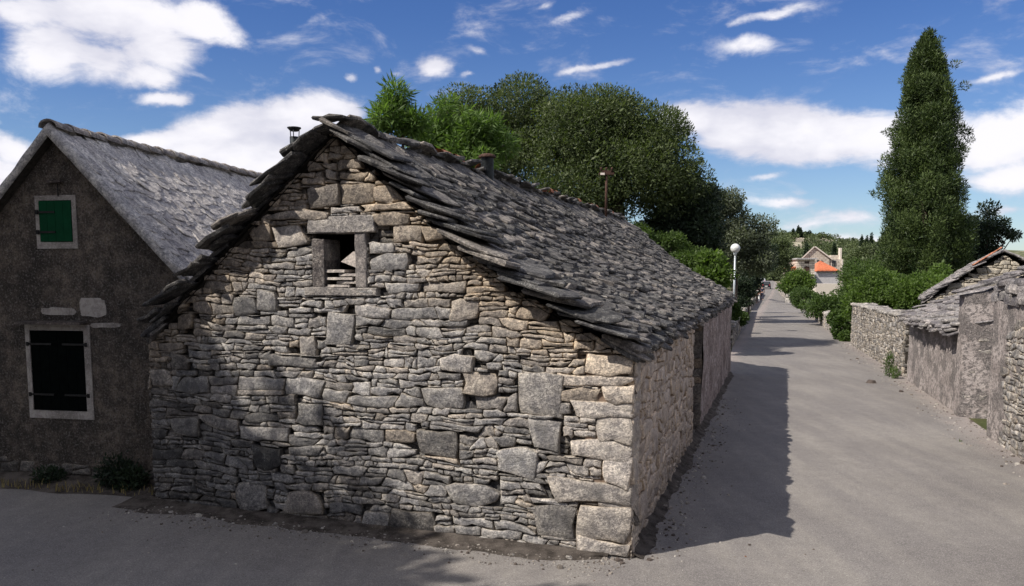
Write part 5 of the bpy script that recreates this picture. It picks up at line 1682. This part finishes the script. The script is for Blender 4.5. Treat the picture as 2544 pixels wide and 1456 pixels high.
def fquad(parent, name, x0, x1, y0, y1, y, mat, d=.08):
    a = at(x0, y1, y); c = at(x1, y0, y)
    b = MB(); b.box(((a.x + c.x) / 2, y - d / 2, (a.z + c.z) / 2), (c.x - a.x, d, c.z - a.z)); return b.build(name, mat, parent, 'c')


# small coursed stone masonry material
m, T = new_mat('far_masonry'); M['masonry'] = m
geo = T.n('ShaderNodeNewGeometry').outputs['Position']
sx = T.n('ShaderNodeSeparateXYZ', ins={0: geo}); vv = T.n('ShaderNodeCombineXYZ', ins={0: T.math('ADD', sx.outputs[0], sx.outputs[1]), 1: sx.outputs[2], 2: 0.0}).outputs[0]
br = T.n('ShaderNodeTexBrick', ins={'Vector': vv, 'Scale': 1.0, 'Color1': (.66, .60, .52, 1), 'Color2': (.50, .45, .38, 1), 'Mortar': (.16, .13, .10, 1), 'Mortar Size': .03, 'Brick Width': .75, 'Row Height': .36, 'Bias': .1})
finish(T, T.mix(T.ramp(T.noise(geo, 1.2, 4, .6), .3, .7), T.mix(1.0, br.outputs[0], (.8, .8, .8), 'MULTIPLY'), br.outputs[0]), .95, br.outputs[1], .4, .05)
fy = 150.0
fh = thing('far_stone_house', tuple(at(2050, 700, fy))[:2] + (0,), 'pale stone house with steep gable and chimney at the foot of the hill', 'house')
a = at(1992, 642, fy); c = at(2060, 642, fy); pk_ = at(2022, 614, fy)
b = MB(); P = [(a.x, -1), (c.x, -1), (c.x, c.z), (pk_.x, pk_.z), (a.x, a.z)]
V = [(x, fy, z) for x, z in P] + [(x + 3.5, fy + 9, z) for x, z in P]
b.add(V, [(0, 1, 2, 3, 4), (9, 8, 7, 6, 5)] + [(i, 5 + i, 5 + (i + 1) % 5, (i + 1) % 5) for i in range(5)]); b.build('wall', M['masonry'], fh)
for x, y_ in ((a, 0), (c, 1)):
    e = Vector((x.x, 0, x.z)); q = Vector((pk_.x, 0, pk_.z)); dr = (e - q).normalized(); e = e + dr * .5
    n_ = Vector((-dr.z, 0, dr.x));  n_ = n_ if n_.z > 0 else -n_
    V = [(q.x, fy - .3, q.z), (e.x, fy - .3, e.z), (e.x + 3.5, fy + 9.2, e.z), (q.x + 3.5, fy + 9.2, q.z)]
    V = V + [(p_[0] + n_.x * .22, p_[1], p_[2] + n_.z * .22) for p_ in V]
    b = MB(); b.add(V, [(0, 1, 2, 3), (7, 6, 5, 4), (0, 4, 5, 1), (1, 5, 6, 2), (2, 6, 7, 3), (3, 7, 4, 0)]); b.build('roof', M['white_stone'], fh)
fbox(fh, 'side_block', 2060.5, 2093, 644, 720, fy + .2, 7, M['masonry'])
fbox(fh, 'parapet', 2064, 2086, 634, 644, fy + 1.0, 4, M['masonry'])
fbox(fh, 'chimney', 2086.5, 2091, 616, 650, fy + .6, .8, M['white_stone'])
fbox(fh, 'quoin', 2090, 2094, 644, 720, fy + .05, .4, M['white_stone'])
wq = fquad(fh, 'window', 2066, 2075, 647, 661, fy + .2, M['glass_dark'], .1)
fquad(wq, 'glazing_bar', 2070.3, 2070.9, 648, 660, fy + .07, M['white_stone'], .04)
fquad(fh, 'window', 2028, 2034, 646, 650, fy, M['glass_dark'], .1); fquad(fh, 'window', 2036, 2043, 647.5, 650, fy, M['glass_dark'], .1)
an = thing('rendered_annexe', tuple(at(2055, 700, fy - 6))[:2] + (0,), 'grey rendered annexe with bright orange tiled roof', 'building')
ay = fy - 8
fbox(an, 'wall', 2026, 2085, 674, 720, ay, 6, M['concrete'])
z0 = at(2050, 674, ay).z; xa, xb = at(2025, 674, ay).x, at(2086, 674, ay).x; pkx = at(2036, 651, ay + 3)
b = MB(); V = [(xa, ay - .3, z0), (xb, ay - .3, z0), (xb, ay + 6.3, z0), (xa, ay + 6.3, z0), (pkx.x, ay + 3, pkx.z + .2)]
b.add(V, [(0, 1, 4), (1, 2, 4), (2, 3, 4), (3, 0, 4), (3, 2, 1, 0)]); ro = b.build('roof', M['orange_tile'], an)
for k in range(26):                                    # tile rolls
    x = xa + (xb - xa) * (k + .5) / 26; top = Vector((pkx.x, ay + 3, pkx.z + .2)); f = min(1, abs(x - pkx.x) / ((xb - pkx.x) if x > pkx.x else (pkx.x - xa)))
    e = Vector((x, ay - .3, z0 + .05)); t_ = Vector((x, ay - .3 + 3.3 * (1 - f), z0 + .05 + (top.z - z0) * (1 - f)))
    if (t_ - e).length > .2:
        b = MB(); b.tube([e, t_], .07, 5); b.build('tile_row', M['orange_tile'], ro, 'c')
fquad(an, 'gutter', 2025, 2086, 674, 675.3, ay - .3, M['glass_dark'], .12)
gb = thing('grey_garage', tuple(at(2060, 715, 130))[:2] + (0,), 'low grey flat-roofed garage in front of the annexe', 'building')
fbox(gb, 'wall', 2030, 2088, 708, 730, 132, 5, M['concrete'])
fbox(gb, 'roof_slab', 2026, 2097, 705, 707.5, 131.5, 6.5, M['white_stone']).location.z
sb = thing('stone_block_house', tuple(at(2000, 700, fy - 12))[:2] + (0,), 'block-built stone house with flat eaves left of the orange roof', 'house')
by = fy - 14
fbox(sb, 'wall', 1980, 2024, 645, 720, by, 7, M['masonry'])
a = at(1976, 643, by); c = at(2026, 643, by)
b = MB(); b.box(((a.x + c.x) / 2, by + 3.3, a.z), (c.x - a.x, 8, .22)); b.build('roof', M['greystone'], sb)
fquad(sb, 'door', 1996, 2010, 662, 700, by, M['rust'], .1)
fquad(sb, 'plaque', 1998, 2010, 649, 655, by, M['wood'], .06)
b = MB(); V0 = at(1974, 656, by); b.box((V0.x - .3, by + 2, V0.z - .7), (1.6, 3, .6)); b.build('porch_roof', M['orange_tile'], sb)
# overhead cable
cb = MB(); p0 = at(1905, 648, 140); p1 = at(1975, 650, 139); cb.tube([p0, (p0 + p1) / 2 + Vector((0, 0, -.1)), p1], .05, 5)
tag(cb.build('overhead_cable', M['plaque']), 'overhead cable running left from the far block-built house', 'cable')
cb = MB(); p0 = at(2095, 656, 148); p1 = at(2190, 662, 120); cb.tube([p0, (p0 + p1) / 2 + Vector((0, 0, -.15)), p1], .04, 5)
tag(cb.build('overhead_cable', M['plaque']), 'overhead cable running right from the far house into the trees', 'cable')

# ---- hill: terraces, scrub, cypresses
def hillpt(px, y):
    d = ray(px, HOR); x = d.x / d.y * y; return x, y, terrain(x, y)
R = np.random.default_rng(5)
for k, (pa, pb, yy, rise_, lab) in enumerate(((1972, 2040, 372, 0, 'pale stone terrace wall left on the hill top'), (2044, 2066, 380, 0, 'short pale terrace wall in the middle of the hill'), (1960, 1978, 330, 0, 'short bare stone terrace low on the hill'))):
    b = MB(); V = []; F = []; n = 30
    for i in range(n + 1):
        x, y, z = hillpt(pa + (pb - pa) * i / n, yy); hq = 1.5 + .5 * nz(i * .5, k)
        V += [(x, y, z - .5), (x, y - .2, z + hq), (x, y + 3, z + hq + .3)]
    for i in range(n):
        for j in range(2): F.append((i * 3 + j, (i + 1) * 3 + j, (i + 1) * 3 + j + 1, i * 3 + j + 1))
    b.add(V, F, (.48, .43, .36)); tag(b.build('terrace_wall', M['farstone']), lab, 'wall')
cl = []
for i in range(520):
    px = R.uniform(1880, 2260); y = R.uniform(240, 440); x, y, z = hillpt(px, y)
    if 360 < y < 385 and 1970 < px < 2070 and R.random() < .8: continue
    if 1950 < px < 1990 and R.random() < .5: continue
    r_ = R.uniform(1.2, 3.0); cl.append((x, y, z + r_ * .5, r_ * 1.2, r_ * 1.2, r_ * .85))
o = leaves('hill_scrub', cl, 90000, .7, .5, M['leaf_far'], None, 60, shell=.3, origin=Vector((0, 0, 0)))
tag(o, 'mixed green scrub and trees covering the hill', kind='stuff')
cl = []
for i in range(130):
    px = R.uniform(1985, 2200); y = R.uniform(150, 235); x, y, z = hillpt(px, y)
    if 1975 < px < 2095 and y < 175: continue
    r_ = R.uniform(1.3, 2.6); cl.append((x, y, z + r_ * .8, r_ * 1.2, r_ * 1.2, r_))
o = leaves('scrub_belt', cl, 40000, .5, .3, M['leaf_mid'], None, 61, shell=.3, origin=Vector((0, 0, 0)))
tag(o, 'belt of green trees at the foot of the hill', kind='stuff')
HC = [(1966, 571, 395, 'small dark cypress leftmost on the hill skyline'), (1978, 563, 395, 'tallest of the three skyline cypresses on the left hill top'), (1984, 568, 398, 'thin cypress right beside the tallest skyline cypress'),
      (2006, 575, 395, 'broad conifer on the skyline above the far house roof'), (2038, 588, 395, 'small cypress on the skyline between the conifer and the flat hill top'), (2000, 608, 250, 'slim cypress left of the far stone gable'),
      (2069, 608, 250, 'slim dark cypress behind the far side block'), (2115, 594, 390, 'lone tiny cypress on the right hill skyline'), (2136, 588, 330, 'left cypress of the pair near the tall cypress'),
      (2149, 590, 330, 'right slim cypress of the pair near the tall cypress'), (2160, 583, 320, 'tallest small cypress just left of the big cypress'), (2180, 596, 330, 'small cypress partly hidden by the big cypress'), (2046, 592, 395, 'tiny cypress stump at the right end of the terrace')]
for i, (px, pt_, y, lab) in enumerate(HC):
    x, y, z = hillpt(px, y); zt = at(px, pt_, y).z; hgt = max(4, zt - z)
    z = zt - hgt
    t = thing('cypress_tree', (x, y, z), lab, 'tree', 'cypresses on the hill')
    wq = (1.0 if i != 3 else 2.2)
    leaves('crown', [(x, y, z + hgt * f, wq * q, wq * q, hgt * .16) for f, q in ((.2, .8), (.35, 1), (.5, .95), (.65, .75), (.8, .5), (.92, .28))], 2600, .5, .25, M['leaf_deep'], t, 200 + i, shell=.3, up=.5)
    b = MB(); b.tube([(x, y, z - 1.5), (x, y, z + hgt * .5)], [.2, .1], 6); b.build('trunk', M['bark'], t)

# ================================================================== CARS AND PEOPLE
def car(px, py, y, ang, paint, label):
    g_ = at(px, py, y); x = g_.x; z = terrain(x, y) + .01
    t = thing('car', (x, y, z), label, 'car')
    Rz = Matrix.Rotation(ang, 3, 'Z')
    def put(mb, pts, faces): mb.add([Rz @ Vector(p_) + Vector((x, y, z)) for p_ in pts], faces)
    # side profile (y along the car, z), lofted across x
    prof = [(-1.95, .28), (-2.0, .55), (-1.95, .92), (-1.62, 1.40), (-.2, 1.46), (.75, .98), (1.85, .80), (1.98, .5), (1.9, .28)]
    b = MB(); V = []; F = []; n = len(prof)
    secs = [(-.84, .86), (-.78, 1.0), (.78, 1.0), (.84, .86)]
    for sx_, k in secs:
        for (a, h) in prof: V.append((sx_ * (1 if h < 1 else .82), a * (1 if k == 1 else .985), .28 + (h - .28) * (1 if k == 1 else .965)))
    for i in range(len(secs) - 1):
        for j in range(n): F.append((i * n + j, i * n + (j + 1) % n, (i + 1) * n + (j + 1) % n, (i + 1) * n + j))
    F += [tuple(range(n)), tuple(range(4 * n - 1, 3 * n - 1, -1))]
    put(b, V, F); b.build('body', paint, t)
    b = MB(); put(b, [(-.58, -1.93, .96), (.58, -1.93, .96), (.52, -1.68, 1.34), (-.52, -1.68, 1.34)], [(0, 1, 2, 3)]); b.build('rear_window', M['glass_dark'], t)
    for s_ in (-1, 1):
        b = MB(); put(b, [(s_ * .70, -1.99, .70), (s_ * .55, -1.995, .70), (s_ * .55, -1.985, .90), (s_ * .70, -1.975, .90)], [(0, 1, 2, 3)]); b.build('tail_light', M['redlight'], t)
        for yy in (-1.25, 1.25):
            b = MB(); V = []; F = []
            for k in range(14):
                th = 2 * PI * k / 14
                for w_ in (.70, .88): V.append((s_ * w_, yy + .31 * math.cos(th), .31 + .31 * math.sin(th)))
            for k in range(14): F.append((2 * k, 2 * k + 1, (2 * k + 3) % 28, (2 * k + 2) % 28))
            F += [tuple(range(0, 28, 2)), tuple(range(1, 28, 2))[::-1]]
            put(b, V, F); b.build('wheel', M['tyre'], t)
    b = MB(); put(b, [(-.26, -2.004, .50), (.26, -2.004, .50), (.26, -2.004, .61), (-.26, -2.004, .61)], [(0, 1, 2, 3)]); b.build('number_plate', M['whitecloth'], t)
    return t


car(1902.5, 722, 165, -.3, M['carblack'], 'dark hatchback driving away in the distance on the lane')
car(1891, 717, 190, -.3, M['carsilver'], 'silver car partly behind the walkers at the far left lane edge')


def person(px, py, y, h, label, top, legs, lean=0.0, ang=-.3, bag=False, sleeves='skin'):
    g_ = at(px, py, y); x = g_.x; z0 = terrain(x, y) + .005; k = h / 1.75
    t = thing('person', (x, y, z0), label, 'person')
    Rz = Matrix.Rotation(ang, 3, 'Z')
    def skin(name, J, E, Rd, mat, root=0):
        me = bpy.data.meshes.new(name); me.from_pydata([tuple(Rz @ Vector(j) * k) for j in J], E, [])
        o = bpy.data.objects.new(name, me); COL.objects.link(o); o.parent = t; WO[o.name] = Vector((x, y, z0))
        sm = o.modifiers.new('skin', 'SKIN'); sm.use_smooth_shade = True
        for i, r_ in enumerate(Rd): me.skin_vertices[0].data[i].radius = (r_[0] * k, r_[1] * k)
        me.skin_vertices[0].data[root].use_root = True
        su = o.modifiers.new('sub', 'SUBSURF'); su.levels = 1; su.render_levels = 1
        me.materials.append(mat); return o
    J = [(0, 0, .95), (0, 0, 1.12), (0, .01, 1.38), (0, .01, 1.48), (0, .02, 1.60), (0, .02, 1.70),
         (-.09, 0, .90), (-.10, .16, .50), (-.10, .05, .09), (-.10, .20, .04), (.09, 0, .90), (.10, -.06, .50), (.10, -.22, .12), (.10, -.12, .05),
         (-.19, 0, 1.40), (-.25, -.10, 1.12), (-.24, .02, .88), (-.24, .06, .78), (.19, 0, 1.40), (.25, .08, 1.12), (.25, .24, .92), (.25, .28, .84)]
    E = [(0, 1), (1, 2), (2, 3), (3, 4), (4, 5), (0, 6), (6, 7), (7, 8), (8, 9), (0, 10), (10, 11), (11, 12), (12, 13), (2, 14), (14, 15), (15, 16), (16, 17), (2, 18), (18, 19), (19, 20), (20, 21)]
    Rd = [(.14, .10), (.13, .09), (.15, .10), (.055, .055), (.085, .10), (.07, .08), (.085, .085), (.06, .06), (.04, .045), (.04, .03), (.085, .085), (.06, .06), (.04, .045), (.04, .03),
          (.06, .06), (.042, .042), (.032, .032), (.035, .022), (.06, .06), (.042, .042), (.032, .032), (.035, .022)]
    skin('body', J, E, Rd, M['skin'])
    skin('shirt', [(0, 0, .92), (0, 0, 1.12), (0, .01, 1.40), (-.19, 0, 1.41), (-.235, -.06, 1.22), (.19, 0, 1.41), (.235, .05, 1.22)], [(0, 1), (1, 2), (2, 3), (3, 4), (2, 5), (5, 6)],
         [(.165, .125), (.155, .115), (.165, .12), (.078, .078), (.06, .06), (.078, .078), (.06, .06)], top)
    skin('trousers', [(0, 0, .93), (-.09, .0, .86), (-.10, .155, .50), (-.10, .06, .14), (.09, 0, .86), (.10, -.06, .50), (.10, -.21, .16)], [(0, 1), (1, 2), (2, 3), (0, 4), (4, 5), (5, 6)],
         [(.155, .12), (.10, .10), (.078, .078), (.06, .06), (.10, .10), (.078, .078), (.06, .06)], legs)
    skin('hair', [(0, -.02, 1.66), (0, -.01, 1.72)], [(0, 1)], [(.092, .105), (.075, .085)], M['hair'])
    return t


person(1882, 755, 88, 1.72, 'walker in dark red top and pale trousers on the left lane edge', M['redshirt'], M['whitecloth'])
person(1877, 757, 84, 1.68, 'walker in white top closest to the hedge on the lane', M['whitecloth'], M['wood'])
person(1892, 748, 98, 1.76, 'walker in dark clothes beside the red-topped walker', M['navycloth'], M['navycloth'])
